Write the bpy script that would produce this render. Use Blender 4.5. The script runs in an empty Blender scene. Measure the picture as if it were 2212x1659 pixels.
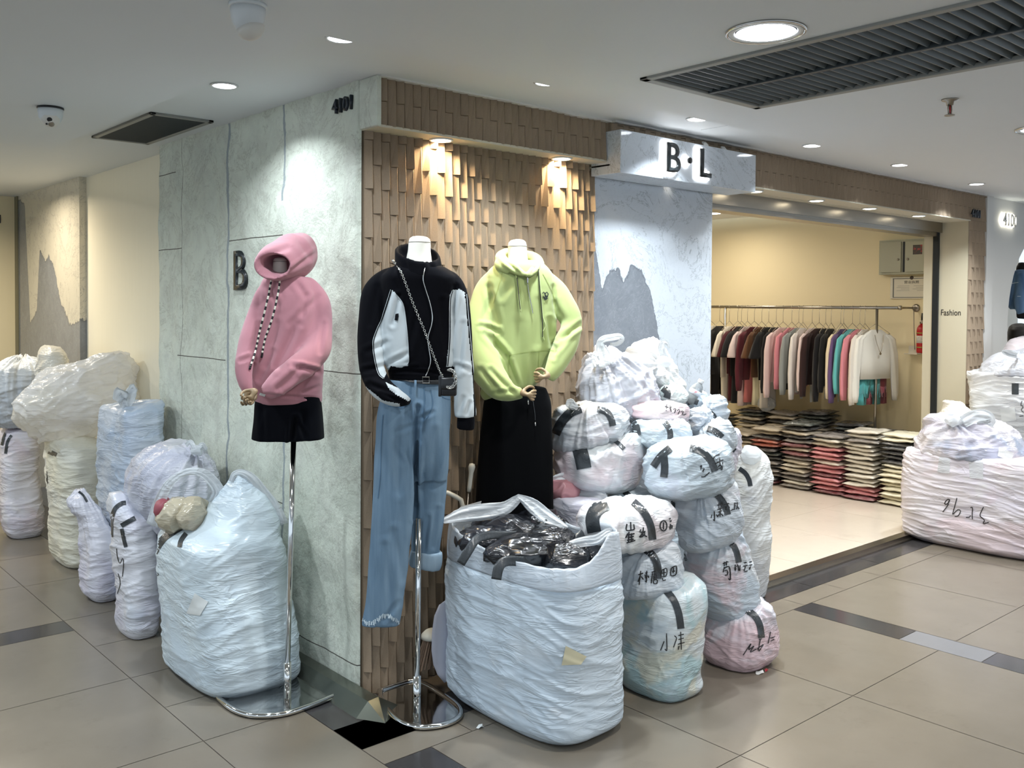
import bpy, bmesh, math, random
from mathutils import Vector, noise, Matrix
from mathutils.bvhtree import BVHTree
random.seed(7)
PI = math.pi
scn = bpy.context.scene
# ------------------------------------------------------------------ camera
CR = ((0.7510743910, -0.6601852500, 0.0065341257), (-0.0113853866, -0.0228470248, -0.9996741401),
      (0.6601194074, 0.7507552525, -0.0246762796))
CF, CX, CY = 2017.23, 1106.0, 712.225
CL = Vector((-2.11566570, -3.36717550, 1.66))
cd = bpy.data.cameras.new('camera'); cam = bpy.data.objects.new('camera', cd); scn.collection.objects.link(cam)
r_, d_, f_ = (Vector(a) for a in CR)
m = Matrix((r_, -d_, -f_)).transposed().to_4x4(); m.translation = CL
cam.matrix_world = m
cd.sensor_fit = 'HORIZONTAL'; cd.sensor_width = 36.0; cd.lens = CF / 2212 * 36.0
cd.shift_y = -(829.5 - CY) / 2212; cd.clip_start = 0.05; cd.clip_end = 100
scn.camera = cam
# ------------------------------------------------------------------ world, exposure
w = bpy.data.worlds.new('mall_ambient'); scn.world = w; w.use_nodes = True
w.node_tree.nodes['Background'].inputs[0].default_value = (0.74, 0.87, 1.0, 1)
w.node_tree.nodes['Background'].inputs[1].default_value = 0.92
scn.view_settings.view_transform = 'Standard'; scn.view_settings.look = 'None'
scn.view_settings.exposure = 0.5; scn.view_settings.gamma = 1.0; scn.view_settings.use_curve_mapping = False
try:
    scn.cycles.use_denoising = True; scn.cycles.max_bounces = 8; scn.cycles.transparent_max_bounces = 12
    scn.cycles.sample_clamp_indirect = 6.0; scn.cycles.caustics_reflective = False; scn.cycles.caustics_refractive = False
except Exception: pass
COOL = (0.86, 0.94, 1.0); WARM = (1.0, 0.83, 0.6)
def area(loc, size, power, col, spread=150, rot=(0, 0, 0), name='downlight_lamp'):
    l = bpy.data.lights.new(name, 'AREA'); l.shape = 'DISK'; l.size = size; l.energy = power; l.color = col
    l.spread = math.radians(spread)
    o = bpy.data.objects.new(name, l); o.location = loc; o.rotation_euler = rot; scn.collection.objects.link(o); return o
BAND_LIGHTS = [(-.39, -.49), (-.39, .47), (.585, -.51), (1.65, -.47), (2.74, -.45), (3.8, -.45), (5.1, -.4)]
MAIN_LIGHTS = [(.49 + 2.38 * i, y) for i in range(-2, 4) for y in (-1.63, -4.05, -6.45)] + [(-1.89, .75), (-1.89, 3.1), (-4.27, .75)]
SOFFIT_R = [(1.90, -.02), (2.66, -.02), (3.38, -.02), (4.15, -.02), (4.9, -.02)]
SHOP_LIGHTS = [(3.2, 1.1), (4.6, 1.1), (5.5, 2.3), (3.2, 2.6), (4.6, 3.2)]
def build_lamps():
    for x, y in BAND_LIGHTS: area((x, y, 2.592), .10, 6.5 if x < 0 else 10, COOL, 132 if x < 0 else 108)
    for x, y in MAIN_LIGHTS: area((x, y, 2.542), .17, 17 if x < -1.5 and y > 0 else 16 if x > 0 and y > -2 else 10, COOL if x < 0 else (1, .97, .92), 165)
    for x in (.37, 1.11): area((x, -.06, 2.384), .085, 4.2, (1, .76, .46), 140)
    for x in (2.0, 2.75, 3.45, 4.15, 4.9): area((x, -.06, 2.364), .085, 2.2, (1, .9, .76), 140)
    for x, y in SHOP_LIGHTS: area((x, y, 2.58), .22, 8, (1, .89, .74), 165)
    area((-.5, 4.3, 2.59), .12, 16, (1, .88, .7), 160); area((-1.6, 4.6, 2.59), .12, 16, (1, .88, .7), 160)
    area((7.6, .5, 2.55), .2, 22, (1, .93, .82), 165); area((6.8, -1.2, 2.59), .1, 6, COOL, 120)
build_lamps()
# ------------------------------------------------------------------ helpers
def P(x, y, D):
    u = (x - CX) / CF; v = (y - CY) / CF
    return CL + (r_ * u + d_ * v + f_) * D
def proj(p):
    q = Vector(p) - CL; z = q.dot(f_)
    return CX + CF * q.dot(r_) / z, CY + CF * q.dot(d_) / z, z
def onz(x, y, z=0.0):
    d = P(x, y, 1) - CL; return CL + d * ((z - CL.z) / d.z)
def ony(x, y, Y=0.0):
    d = P(x, y, 1) - CL; return CL + d * ((Y - CL.y) / d.y)
def onx(x, y, X=0.0):
    d = P(x, y, 1) - CL; return CL + d * ((X - CL.x) / d.x)
def depth(X, Y, Z=0): return proj((X, Y, Z))[2]
def lin(c):
    if isinstance(c, str):
        c = [int(c[i:i + 2], 16) / 255 for i in (0, 2, 4)]
        return tuple(((v / 12.92) if v <= .04045 else ((v + .055) / 1.055) ** 2.4) for v in c) + (1,)
    return tuple(c[:3]) + (1,)
class NT:
    """small node-tree writer"""
    def __init__(s, name):
        s.m = bpy.data.materials.new(name); s.m.use_nodes = True; s.t = s.m.node_tree
        s.t.nodes.clear(); s.out = s.t.nodes.new('ShaderNodeOutputMaterial')
    def n(s, typ, **k):
        nd = s.t.nodes.new('ShaderNode' + typ); inp = k.pop('i', {})
        for a, b in k.items(): setattr(nd, a, b)
        for a, b in inp.items():
            if isinstance(b, bpy.types.NodeSocket): s.t.links.new(b, nd.inputs[a])
            else: nd.inputs[a].default_value = b
        return nd
    def ln(s, a, b): s.t.links.new(a, b)
    def ramp(s, fac, stops, interp='LINEAR'):
        r = s.n('ValToRGB'); s.ln(fac, r.inputs[0]); e = r.color_ramp.elements; r.color_ramp.interpolation = interp
        while len(e) < len(stops): e.new(.5)
        for q, (p, c) in zip(e, stops):
            q.position = p; q.color = lin(c) if not isinstance(c, float) else (c, c, c, 1)
        return r.outputs[0]
    def math(s, op, a, b=0.0, c=None):
        k = {0: a, 1: b}
        if c is not None: k[2] = c
        return s.n('Math', operation=op, i=k).outputs[0]
    def mix(s, f, a, b, mode='MIX'):
        nd = s.n('MixRGB', blend_type=mode)
        for k, v in ((0, f), (1, a), (2, b)):
            if isinstance(v, bpy.types.NodeSocket): s.ln(v, nd.inputs[k])
            else: nd.inputs[k].default_value = v if k == 0 else lin(v)
        return nd.outputs[0]
    def co(s, kind='Object', scale=None, rot=None):
        tc = s.n('TexCoord').outputs[kind]
        if scale or rot:
            mp = s.n('Mapping'); s.ln(tc, mp.inputs[0])
            if scale: mp.inputs['Scale'].default_value = scale
            if rot: mp.inputs['Rotation'].default_value = rot
            return mp.outputs[0]
        return tc
    def noise(s, co, scale=5, detail=4, rough=.5, dist=0, out=0):
        return s.n('TexNoise', i={'Vector': co, 'Scale': scale, 'Detail': detail, 'Roughness': rough, 'Distortion': dist}).outputs[out]
    def bump(s, h, strength=.3, dist=.01, normal=None):
        b = s.n('Bump', i={'Strength': strength, 'Distance': dist, 'Height': h})
        if normal: s.ln(normal, b.inputs['Normal'])
        return b.outputs[0]
    def bsdf(s, col, rough=.5, **k):
        b = s.n('BsdfPrincipled')
        for a, v in [('Base Color', col), ('Roughness', rough)] + [(a.replace('_', ' '), v) for a, v in k.items()]:
            if isinstance(v, bpy.types.NodeSocket): s.ln(v, b.inputs[a])
            else: b.inputs[a].default_value = lin(v) if a in ('Base Color', 'Emission Color', 'Specular Tint', 'Sheen Tint') else v
        s.ln(b.outputs[0], s.out.inputs[0]); return b
def plain(name, col, rough=.5, **k):
    t = NT(name); t.bsdf(col, rough, **k); return t.m
def emis(name, col, st):
    t = NT(name); e = t.n('Emission', i={'Color': lin(col), 'Strength': st}); t.ln(e.outputs[0], t.out.inputs[0]); return t.m

def mesh(name, vs, fs, mats=None, parent=None, smooth=False, mi=None, loc=None):
    me = bpy.data.meshes.new(name)
    if loc is not None: vs = [(v[0] - loc[0], v[1] - loc[1], v[2] - loc[2]) for v in vs]
    me.from_pydata([tuple(v) for v in vs], [], fs)
    for mm in (mats if isinstance(mats, (list, tuple)) else [mats] if mats else []): me.materials.append(mm)
    if mi: me.polygons.foreach_set('material_index', mi)
    if smooth: me.polygons.foreach_set('use_smooth', [True] * len(me.polygons))
    me.update()
    o = bpy.data.objects.new(name, me); scn.collection.objects.link(o)
    if loc is not None: o.location = loc
    if parent: attach(o, parent)
    return o
def attach(o, parent):
    o.parent = parent
    o.matrix_parent_inverse = Matrix.Translation(-Vector(parent.location)) if parent.rotation_euler.z == 0 else parent.matrix_basis.inverted()
def empty(name, loc, label=None, cat=None, group=None):
    o = bpy.data.objects.new(name, None); o.location = loc; o.empty_display_size = .1; scn.collection.objects.link(o)
    tag(o, label, cat, group); return o
def tag(o, label=None, cat=None, group=None, kind=None):
    if label: o['label'] = label
    if cat: o['category'] = cat
    if group: o['group'] = group
    if kind: o['kind'] = kind
    return o
class MB:
    def __init__(s): s.v = []; s.f = []; s.mi = []
    def add(s, vs, fs, mi=0):
        n = len(s.v); s.v += [tuple(v) for v in vs]; s.f += [tuple(i + n for i in f) for f in fs]; s.mi += [mi] * len(fs); return s
    def box(s, a, b, mi=0):
        x0, y0, z0 = a; x1, y1, z1 = b
        return s.add([(x0, y0, z0), (x1, y0, z0), (x1, y1, z0), (x0, y1, z0), (x0, y0, z1), (x1, y0, z1), (x1, y1, z1), (x0, y1, z1)],
                     [(0, 3, 2, 1), (4, 5, 6, 7), (0, 1, 5, 4), (1, 2, 6, 5), (2, 3, 7, 6), (3, 0, 4, 7)], mi)
    def bbox(s, a, b, bev=.004, mi=0):
        x0, y0, z0 = a; x1, y1, z1 = b; k = min(bev, (x1 - x0) / 3, (y1 - y0) / 3, (z1 - z0) / 3)
        bm = bmesh.new(); bmesh.ops.create_cube(bm, size=1)
        for v in bm.verts: v.co = Vector(((x0 + x1) / 2 + v.co.x * (x1 - x0), (y0 + y1) / 2 + v.co.y * (y1 - y0), (z0 + z1) / 2 + v.co.z * (z1 - z0)))
        bmesh.ops.bevel(bm, geom=list(bm.edges), offset=k, segments=2, affect='EDGES', profile=.5)
        bm.verts.index_update(); s.add([v.co.copy() for v in bm.verts], [[v.index for v in f.verts] for f in bm.faces], mi); bm.free(); return s
    def tube(s, pts, r, seg=12, mi=0, cap=True, closed=False):
        pts = [Vector(p) for p in pts]; n = len(pts); rr = r if isinstance(r, (list, tuple)) else [r] * n
        rings = []; t0 = None; up = None
        for i, p in enumerate(pts):
            if closed: t = (pts[(i + 1) % n] - pts[i - 1]).normalized()
            else: t = (pts[min(i + 1, n - 1)] - pts[max(i - 1, 0)]).normalized()
            if up is None:
                up = Vector((0, 0, 1)) if abs(t.z) < .9 else Vector((1, 0, 0))
                up = (up - t * up.dot(t)).normalized()
            else:
                up = (up - t * up.dot(t))
                up = up.normalized() if up.length > 1e-6 else Vector((1, 0, 0))
            b = t.cross(up)
            rings.append([p + (up * math.cos(2 * PI * k / seg) + b * math.sin(2 * PI * k / seg)) * rr[i] for k in range(seg)])
        vs = [v for R in rings for v in R]; fs = []
        for i in range(n if closed else n - 1):
            j = (i + 1) % n
            for k in range(seg):
                k2 = (k + 1) % seg; fs.append((i * seg + k, i * seg + k2, j * seg + k2, j * seg + k))
        if cap and not closed: fs += [tuple(range(seg))[::-1], tuple((n - 1) * seg + k for k in range(seg))]
        return s.add(vs, fs, mi)
    def lathe(s, prof, c=(0, 0, 0), seg=32, mi=0, axis=None):
        """prof: (r, z) pairs from bottom to top; axis = up direction"""
        M = Matrix.Identity(3) if axis is None else Vector((0, 0, 1)).rotation_difference(Vector(axis)).to_matrix()
        vs = []; fs = []; c = Vector(c)
        for r, z in prof:
            for k in range(seg): vs.append(c + M @ Vector((r * math.cos(2 * PI * k / seg), r * math.sin(2 * PI * k / seg), z)))
        for i in range(len(prof) - 1):
            for k in range(seg):
                k2 = (k + 1) % seg; fs.append((i * seg + k, i * seg + k2, (i + 1) * seg + k2, (i + 1) * seg + k))
        fs.append(tuple(range(seg))[::-1]); fs.append(tuple((len(prof) - 1) * seg + k for k in range(seg)))
        return s.add(vs, fs, mi)
    def prism(s, poly, fn0, fn1, mi=0):
        """poly of 2-tuples, fn0/fn1 map (u,v) to the two sides"""
        n = len(poly); a = [fn0(*p) for p in poly]; b = [fn1(*p) for p in poly]
        return s.add(a + b, [tuple(range(n))[::-1], tuple(n + i for i in range(n))] + [(i, (i + 1) % n, n + (i + 1) % n, n + i) for i in range(n)], mi)
    def build(s, name, mats=None, parent=None, smooth=False, loc=None):
        o = mesh(name, s.v, s.f, mats, parent, smooth, s.mi, loc); return o
def autosmooth(o, ang=40):
    me = o.data
    me.polygons.foreach_set('use_smooth', [True] * len(me.polygons))
    bm = bmesh.new(); bm.from_mesh(me)
    for e in bm.edges:
        if len(e.link_faces) == 2: e.smooth = e.calc_face_angle(0) < math.radians(ang)
    bm.to_mesh(me); bm.free(); return o
def evalmesh(o):
    dg = bpy.context.evaluated_depsgraph_get(); dg.update()
    me = bpy.data.meshes.new_from_object(o.evaluated_get(dg), depsgraph=dg)
    old = o.data; o.modifiers.clear(); o.data = me; return o
def struct(o): o['kind'] = 'structure'; return o
def interp(tab, t):
    """smooth interpolation of rows (t, a, b, ..) at t"""
    if t <= tab[0][0]: return tab[0][1:]
    if t >= tab[-1][0]: return tab[-1][1:]
    for i in range(len(tab) - 1):
        if tab[i][0] <= t <= tab[i + 1][0]:
            p0 = tab[max(i - 1, 0)]; p1 = tab[i]; p2 = tab[i + 1]; p3 = tab[min(i + 2, len(tab) - 1)]
            h = p2[0] - p1[0]; u = (t - p1[0]) / h; res = []
            for k in range(1, len(p1)):
                m1 = (p2[k] - p0[k]) / (p2[0] - p0[0]) * h; m2 = (p3[k] - p1[k]) / (p3[0] - p1[0]) * h
                if (p2[k] - p1[k]) * (p1[k] - p0[k]) < 0: m1 = 0
                if (p3[k] - p2[k]) * (p2[k] - p1[k]) < 0: m2 = 0
                res.append((2 * u**3 - 3 * u**2 + 1) * p1[k] + (u**3 - 2 * u**2 + u) * m1 + (-2 * u**3 + 3 * u**2) * p2[k] + (u**3 - u**2) * m2)
            return res
def spline(pts, n):
    """catmull-rom through tuples, n samples"""
    out = []; N = len(pts)
    for s in range(n):
        t = s / (n - 1) * (N - 1); i = min(int(t), N - 2); u = t - i
        p0 = pts[max(i - 1, 0)]; p1 = pts[i]; p2 = pts[i + 1]; p3 = pts[min(i + 2, N - 1)]
        out.append(tuple(.5 * (2 * b + (c - a) * u + (2 * a - 5 * b + 4 * c - d) * u * u + (3 * b - a - 3 * c + d) * u**3) for a, b, c, d in zip(p0, p1, p2, p3)))
    return out
def sstep(a, b, x):
    t = min(1, max(0, (x - a) / (b - a))); return t * t * (3 - 2 * t)
def text(body, name, mat, origin, ux, uy, height, parent=None, extrude=.004, font=None, align='CENTER', xs=1.0, thick=0.0):
    c = bpy.data.curves.new(name, 'FONT'); c.body = body; c.size = 1.0; c.extrude = 0; c.align_x = align; c.offset = thick
    c.resolution_u = 4
    o = bpy.data.objects.new(name, c); scn.collection.objects.link(o)
    dg = bpy.context.evaluated_depsgraph_get(); dg.update()
    me = bpy.data.meshes.new_from_object(o.evaluated_get(dg)); bpy.data.objects.remove(o)
    ys = [v.co.y for v in me.vertices]; y0, y1 = min(ys), max(ys); s = height / (y1 - y0)
    ux = Vector(ux).normalized(); uy = Vector(uy).normalized(); nz = ux.cross(uy)
    bm = bmesh.new(); bm.from_mesh(me)
    g = bmesh.ops.extrude_face_region(bm, geom=list(bm.faces))
    for v in [e for e in g['geom'] if isinstance(e, bmesh.types.BMVert)]: v.co.z += extrude / s
    bmesh.ops.recalc_face_normals(bm, faces=list(bm.faces))
    for v in bm.verts: v.co = Vector(origin) + ux * v.co.x * s * xs + uy * (v.co.y - y0) * s + nz * v.co.z * s
    bm.to_mesh(me); bm.free(); me.materials.clear(); me.materials.append(mat)
    ob = bpy.data.objects.new(name, me); scn.collection.objects.link(ob)
    if parent: attach(ob, parent)
    return ob
# ------------------------------------------------------------------ materials of the place
def mat_tile(name, col, rough=.16, var=.12):
    t = NT(name); co = t.co('Object')
    n1 = t.noise(co, 1.7, 5, .6); n2 = t.noise(co, 14, 5, .6)
    a = t.mix(n1, [c * (1 - var) for c in lin(col)[:3]], [min(1, c * (1 + var)) for c in lin(col)[:3]])
    a = t.mix(t.math('MULTIPLY', n2, .18), a, [c * .7 for c in lin(col)[:3]])
    st = t.ramp(t.noise(co, 4.5, 8, .75), [(.56, 0.0), (.72, .45)])
    a = t.mix(st, a, [c * .72 for c in lin(col)[:3]])
    rr = t.math('ADD', t.math('MULTIPLY', n1, .16), rough - .04)
    t.bsdf(a, rr, Normal=t.bump(t.noise(co, 3, 2), .04, .01)); return t.m
M = {}
M['tile'] = mat_tile('floor_tile', '756e63', .2, .17)
M['tile_dark'] = mat_tile('floor_tile_dark', '3b3a3b', .12, .1)
M['tile_gray'] = mat_tile('floor_tile_gray', '77787b', .2, .06)
M['grout'] = plain('floor_grout', '4d463f', .8)
M['shopfloor'] = mat_tile('shop_floor_tile', 'c9beb0', .16, .03)
def mat_paint(name, col, b=.1):
    t = NT(name); co = t.co('Object'); n = t.noise(co, .9, 4, .6); n2 = t.noise(co, 60, 3)
    c0 = lin(col)[:3]
    sc = t.ramp(t.noise(co, 2.3, 8, .8), [(.66, 0.0), (.8, .3)])
    a = t.mix(n, [c * .94 for c in c0], c0); a = t.mix(sc, a, [c * .82 for c in c0])
    t.bsdf(a, .62, Normal=t.bump(n2, b, .002)); return t.m
M['ceiling'] = mat_paint('ceiling_paint', 'dde3e8')
M['cream'] = mat_paint('cream_paint', 'e6d9b4')
M['beige'] = mat_paint('beige_plaster', 'b9b29c')
M['white'] = mat_paint('white_paint', 'd9d8d4')
M['chrome'] = plain('polished_chrome', 'd8d8d6', .09, Metallic=1.0)
M['steel'] = plain('brushed_steel', '9c968c', .28, Metallic=1.0)
M['darksteel'] = plain('dark_steel', '2c3136', .35, Metallic=.6)
M['black'] = plain('black_plastic', '14161a', .4)
M['lamp'] = emis('lamp_glow', 'f3f8ff', 9); M['lampw'] = emis('lamp_glow_warm', 'fff3d8', 9)
M['whiteplastic'] = plain('white_plastic', 'd4d8da', .35)
M['offwhite'] = plain('off_white', 'd9d6cf', .5)
def mat_stone():
    t = NT('rough_stone'); co = t.co('Object')
    geo = t.n('SeparateXYZ'); t.ln(co, geo.inputs[0]); Y, Z = geo.outputs[1], geo.outputs[2]
    big = t.noise(co, 1.6, 5, .6); fine = t.noise(co, 22, 8, .65); mid = t.noise(co, 6, 8, .7, .4)
    base = t.mix(big, 'c8cfc0', 'dde3d7')
    base = t.mix(t.ramp(mid, [(.44, 0.0), (.6, .55)]), base, 'bfc2b8')
    base = t.mix(t.ramp(t.noise(co, 3.1, 9, .75, 1.2), [(.485, 0.0), (.5, .5), (.515, 0.0)]), base, '8f8f82')
    wob = t.math('MULTIPLY', t.math('SUBTRACT', t.noise(co, 7, 4, .6), .5), .05)
    g = None
    def vline(y, z0, z1, w):
        d = t.math('ABSOLUTE', t.math('SUBTRACT', t.math('ADD', Y, wob), y)); e = t.math('LESS_THAN', d, w)
        return t.math('MULTIPLY', e, t.math('MULTIPLY', t.math('GREATER_THAN', Z, z0), t.math('LESS_THAN', Z, z1)))
    wide = t.math('MAXIMUM', vline(1.25, 0, 2.6, .012), t.math('MAXIMUM', vline(.65, 2.15, 2.6, .010), vline(.66, .1, 1.12, .010)))
    wob2 = t.math('MULTIPLY', wob, .12)
    def hline(z, y0, y1, w=.0025):
        d = t.math('ABSOLUTE', t.math('SUBTRACT', t.math('ADD', Z, wob2), z)); e = t.math('LESS_THAN', d, w)
        return t.math('MULTIPLY', e, t.math('MULTIPLY', t.math('GREATER_THAN', Y, y0), t.math('LESS_THAN', Y, y1)))
    thin = hline(1.98, 1.86, 2.3)
    for a in ((1.37, 1.28, 1.9), (1.372, 0, .63), (1.99, .65, 1.24), (.135, 0, .6), (.72, .66, 1.25), (2.42, 1.95, 2.3)):
        thin = t.math('MAXIMUM', thin, hline(*a))
    thin = t.math('MAXIMUM', thin, vline(1.86, 0, 2.6, .002))
    base = t.mix(wide, base, '98a1a4'); base = t.mix(thin, base, '55534c')
    h = t.math('ADD', t.math('MULTIPLY', mid, .5), t.math('MULTIPLY', fine, .28))
    h = t.math('SUBTRACT', h, t.math('MULTIPLY', t.math('MAXIMUM', wide, thin), .7))
    t.bsdf(base, .72, Normal=t.bump(h, .8, .02)); return t.m
M['stone'] = mat_stone()
def mat_cork(name, col):
    t = NT(name); co = t.co('Object'); n = t.noise(co, 260, 2); n2 = t.noise(co, 3, 3); c = lin(col)[:3]
    a = t.mix(n, [x * .8 for x in c], [x * 1.15 for x in c]); a = t.mix(t.math('MULTIPLY', n2, .35), a, [x * .8 for x in c])
    t.bsdf(a, .8, Normal=t.bump(n, .25, .0015)); return t.m
M['cork'] = mat_cork('brown_relief_tile', '95836e')
def mat_marble(name, shape, X0, tint='c9d0d8'):
    """white marble with a dark grey mountain-shaped inclusion; shape = [(x, z)] of its top edge"""
    t = NT(name); co = t.co('Object'); s = t.n('SeparateXYZ'); t.ln(co, s.inputs[0]); X, Y, Z = s.outputs
    U = X if X0[0] == 'x' else Y
    u0, u1 = X0[1], X0[2]
    w1 = t.noise(co, 9, 8, .7)
    fac = t.math('DIVIDE', t.math('SUBTRACT', U, u0), u1 - u0)
    cv = t.n('FloatCurve'); t.ln(fac, cv.inputs[1]); c = cv.mapping.curves[0]
    pts = [((a - u0) / (u1 - u0), b / 3) for a, b in shape]
    c.points[0].location = pts[0]; c.points[1].location = pts[-1]
    for p in pts[1:-1]: c.points.new(*p)
    for p in c.points: p.handle_type = 'VECTOR'
    cv.mapping.update()
    lim = t.math('MULTIPLY', cv.outputs[0], 3)
    edge = t.math('SUBTRACT', lim, t.math('ADD', Z, t.math('MULTIPLY', t.math('SUBTRACT', w1, .5), .16)))
    m1 = t.ramp(t.math('ADD', t.math('MULTIPLY', edge, 8), .5), [(.44, 0.0), (.5, 1.0)])
    lo = t.ramp(t.noise(co, 2.2, 7, .7, .8), [(.52, 1.0), (.56, 0.0)])
    vein = t.ramp(t.noise(co, 2.4, 9, .72, 1.8), [(.493, 0.0), (.5, .75), (.507, 0.0)])
    vein2 = t.ramp(t.noise(co, 5.5, 9, .7, 2.6), [(.496, 0.0), (.5, .5), (.504, 0.0)])
    wht = t.mix(t.noise(co, .8, 3), tint, [x * .86 for x in lin(tint)[:3]])
    wht = t.mix(vein, wht, '5b6066'); wht = t.mix(vein2, wht, '6b7076')
    gr = t.mix(t.noise(co, 6, 10, .8, .6), '545961', '8b9097'); gr = t.mix(vein2, gr, 'c8ccd0')
    rim = t.ramp(t.math('ADD', t.math('MULTIPLY', edge, 8), .5), [(.43, 0.0), (.5, .55), (.62, 0.0)])
    a = t.mix(m1, wht, gr); a = t.mix(rim, a, '4a4d52')
    t.bsdf(a, .07, Specular_IOR_Level=.6); return t.m
zc = [(1.40, 2.05), (1.47, 1.75), (1.53, 1.86), (1.60, 1.86), (1.64, 1.80), (1.70, 1.88), (1.78, 1.86), (1.86, 1.75), (1.92, 1.55), (2.0, 1.30), (2.08, 1.15), (2.2, 1.12), (2.42, 1.1)]
M['marble'] = mat_marble('grey_white_marble', zc, ('x', 1.38, 2.45))
M['marble2'] = mat_marble('grey_white_marble_far', [(3.9, 1.55), (4.2, 1.5), (4.45, 1.7), (4.6, 1.95), (4.75, 2.05), (4.85, 2.0), (5.0, 2.1), (5.1, 1.6), (5.3, 1.5), (5.45, 2.5), (5.7, 2.6)], ('y', 3.9, 5.7), 'cfc9b8')
M['marble3'] = mat_marble('pale_marble', [(1.3, .3), (2.6, .3)], ('x', 1.3, 2.6), 'd3dae2')
# ------------------------------------------------------------------ floor
def tiles():
    mb = MB(); g = .0018
    def q(x0, x1, y0, y1, mi): mb.add([(x0 + g, y0 + g, 0), (x1 - g, y0 + g, 0), (x1 - g, y1 - g, 0), (x0 + g, y1 - g, 0)], [(0, 1, 2, 3)], mi)
    mb.add([(-9, -12, -.002), (14, -12, -.002), (14, 8, -.002), (-9, 8, -.002)], [(0, 1, 2, 3)], 3)
    # columns right of the corner strip
    xs = [(-.04, .79, 0), (.79, 1.61, 0), (1.61, 2.43, 0), (2.43, 2.62, 9)] + [(2.62 + .81 * i, 3.43 + .81 * i, 0) for i in range(4)] + [(5.86, 6.05, 9)] + [(6.05 + .81 * i, 6.86 + .81 * i, 0) for i in range(8)]
    ys = [-.56 - .8 * i for i in range(12)]
    for x0, x1, k in xs:
        for j in range(11):
            if k == 9:
                yy = -.56
                if j == 0:
                    L = [(.6, 1), (.4, 2)] * 9; y = -.56
                    for l, mm in L: q(x0, x1, y - l, y, mm); y -= l
            else: q(x0, x1, ys[j + 1], ys[j], 0)
    for j in range(11): q(-.25, -.04, ys[j] - .6, ys[j], 1); q(-.25, -.04, ys[j + 1], ys[j] - .6, 2)
    # row along the shop front
    cx = [-.25, .16, .97, 1.78, 2.55, 3.0, 3.43, 4.2, 5.0, 5.86, 6.6, 7.5, 8.4, 9.3, 10.2]
    for a, b in zip(cx, cx[1:]): q(a, b, -.56, -.41, 0)
    for a, b in zip([-.25, .5, 1.3, 2.1, 2.9, 3.7, 4.5, 5.3, 6.1, 7, 8, 9], [.5, 1.3, 2.1, 2.9, 3.7, 4.5, 5.3, 6.1, 7, 8, 9, 10]): q(a, b, -.41, -.2, 1)
    # strip along the left wall, then left area
    for i in range(8): q(-.25, .05, -.41 + .75 * i + (0 if i == 0 else 0), .34 + .75 * i, 1)
    yl = [-12.8 + .8 * i for i in range(16)] + [.04]; yl = [.04 - .82 * i for i in range(14)][::-1]
    yl2 = [.04, .83, 1.63]; yl3 = [1.82 + .8 * i for i in range(8)]
    segs = list(zip(yl, yl[1:])) + list(zip(yl2, yl2[1:])) + list(zip(yl3, yl3[1:]))
    for k in range(10):
        x1 = -.67 - .81 * k; x0 = x1 - .81
        for a, b in segs: q(x0, x1, a, b, 0)
        q(x0, x1, 1.63, 1.82, 1)
    ry = [-10, -9.2, -8.4, -7.6, -6.8, -6, -5.2, -4.5, -3.7, -2.9, -2.1, -1.4, -.78, .04, .43, .83, 1.33, 1.82, 2.6, 3.3, 4.1, 4.9, 5.7]
    for a, b in zip(ry, ry[1:]): q(-.67, -.25, a, b, 0)
    return mb
fl = struct(tiles().build('floor', [M['tile'], M['tile_dark'], M['tile_gray'], M['grout']]))
mb = MB()   # raised shop floor
g = .0012
for i in range(6):
    for j in range(6):
        x0 = 1.6 + .8 * i; y0 = -.16 + .8 * j
        mb.box((x0 + g, y0 + g, .0), (min(x0 + .8, 6.2) - g, y0 + .8 - g, .03))
struct(mb.build('floor', M['shopfloor']))
mb = MB(); mb.box((2.3, -.26, 0), (5.6, -.235, .012)); mb.box((2.3, -.235, 0), (5.6, -.2, .034)); mb.box((2.3, -.2, 0), (5.6, -.16, .031))
struct(mb.build('trim_1', M['steel']))
# ------------------------------------------------------------------ ceilings
mb = MB()
mb.add([(-.55, -.62, 2.6), (10, -.62, 2.6), (10, 0.3, 2.6), (-.55, .3, 2.6)], [(0, 1, 2, 3)])
mb.add([(-.55, .3, 2.6), (.3, .3, 2.6), (.3, 2.46, 2.6), (-.55, 2.46, 2.6)], [(0, 1, 2, 3)])
mb.add([(-9, 2.46, 2.6), (.3, 2.46, 2.6), (.3, 8, 2.6), (-9, 8, 2.6)], [(0, 1, 2, 3)])
struct(mb.build('ceiling', M['ceiling']))
mb = MB()
mb.box((-9, -.62, 2.55), (-.55, 2.42, 2.66)); mb.box((-9, -12, 2.55), (.66, -.62, 2.66))
mb.box((.66, -.95, 2.55), (1.44, -.62, 2.66)); mb.box((.66, -12, 2.55), (1.44, -3.6, 2.66)); mb.box((1.44, -12, 2.55), (12, -.62, 2.66))
struct(mb.build('ceiling', M['ceiling']))
mb = MB(); mb.box((-9, 2.42, 2.575), (-.6, 2.46, 2.66)); struct(mb.build('trim_2', plain('dark_gap', '4a4540', .8)))
mb = MB(); mb.box((1.9, -.62, 2.598), (2.32, -.3, 2.5995)); struct(mb.build('trim_3', M['ceiling']))
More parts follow.
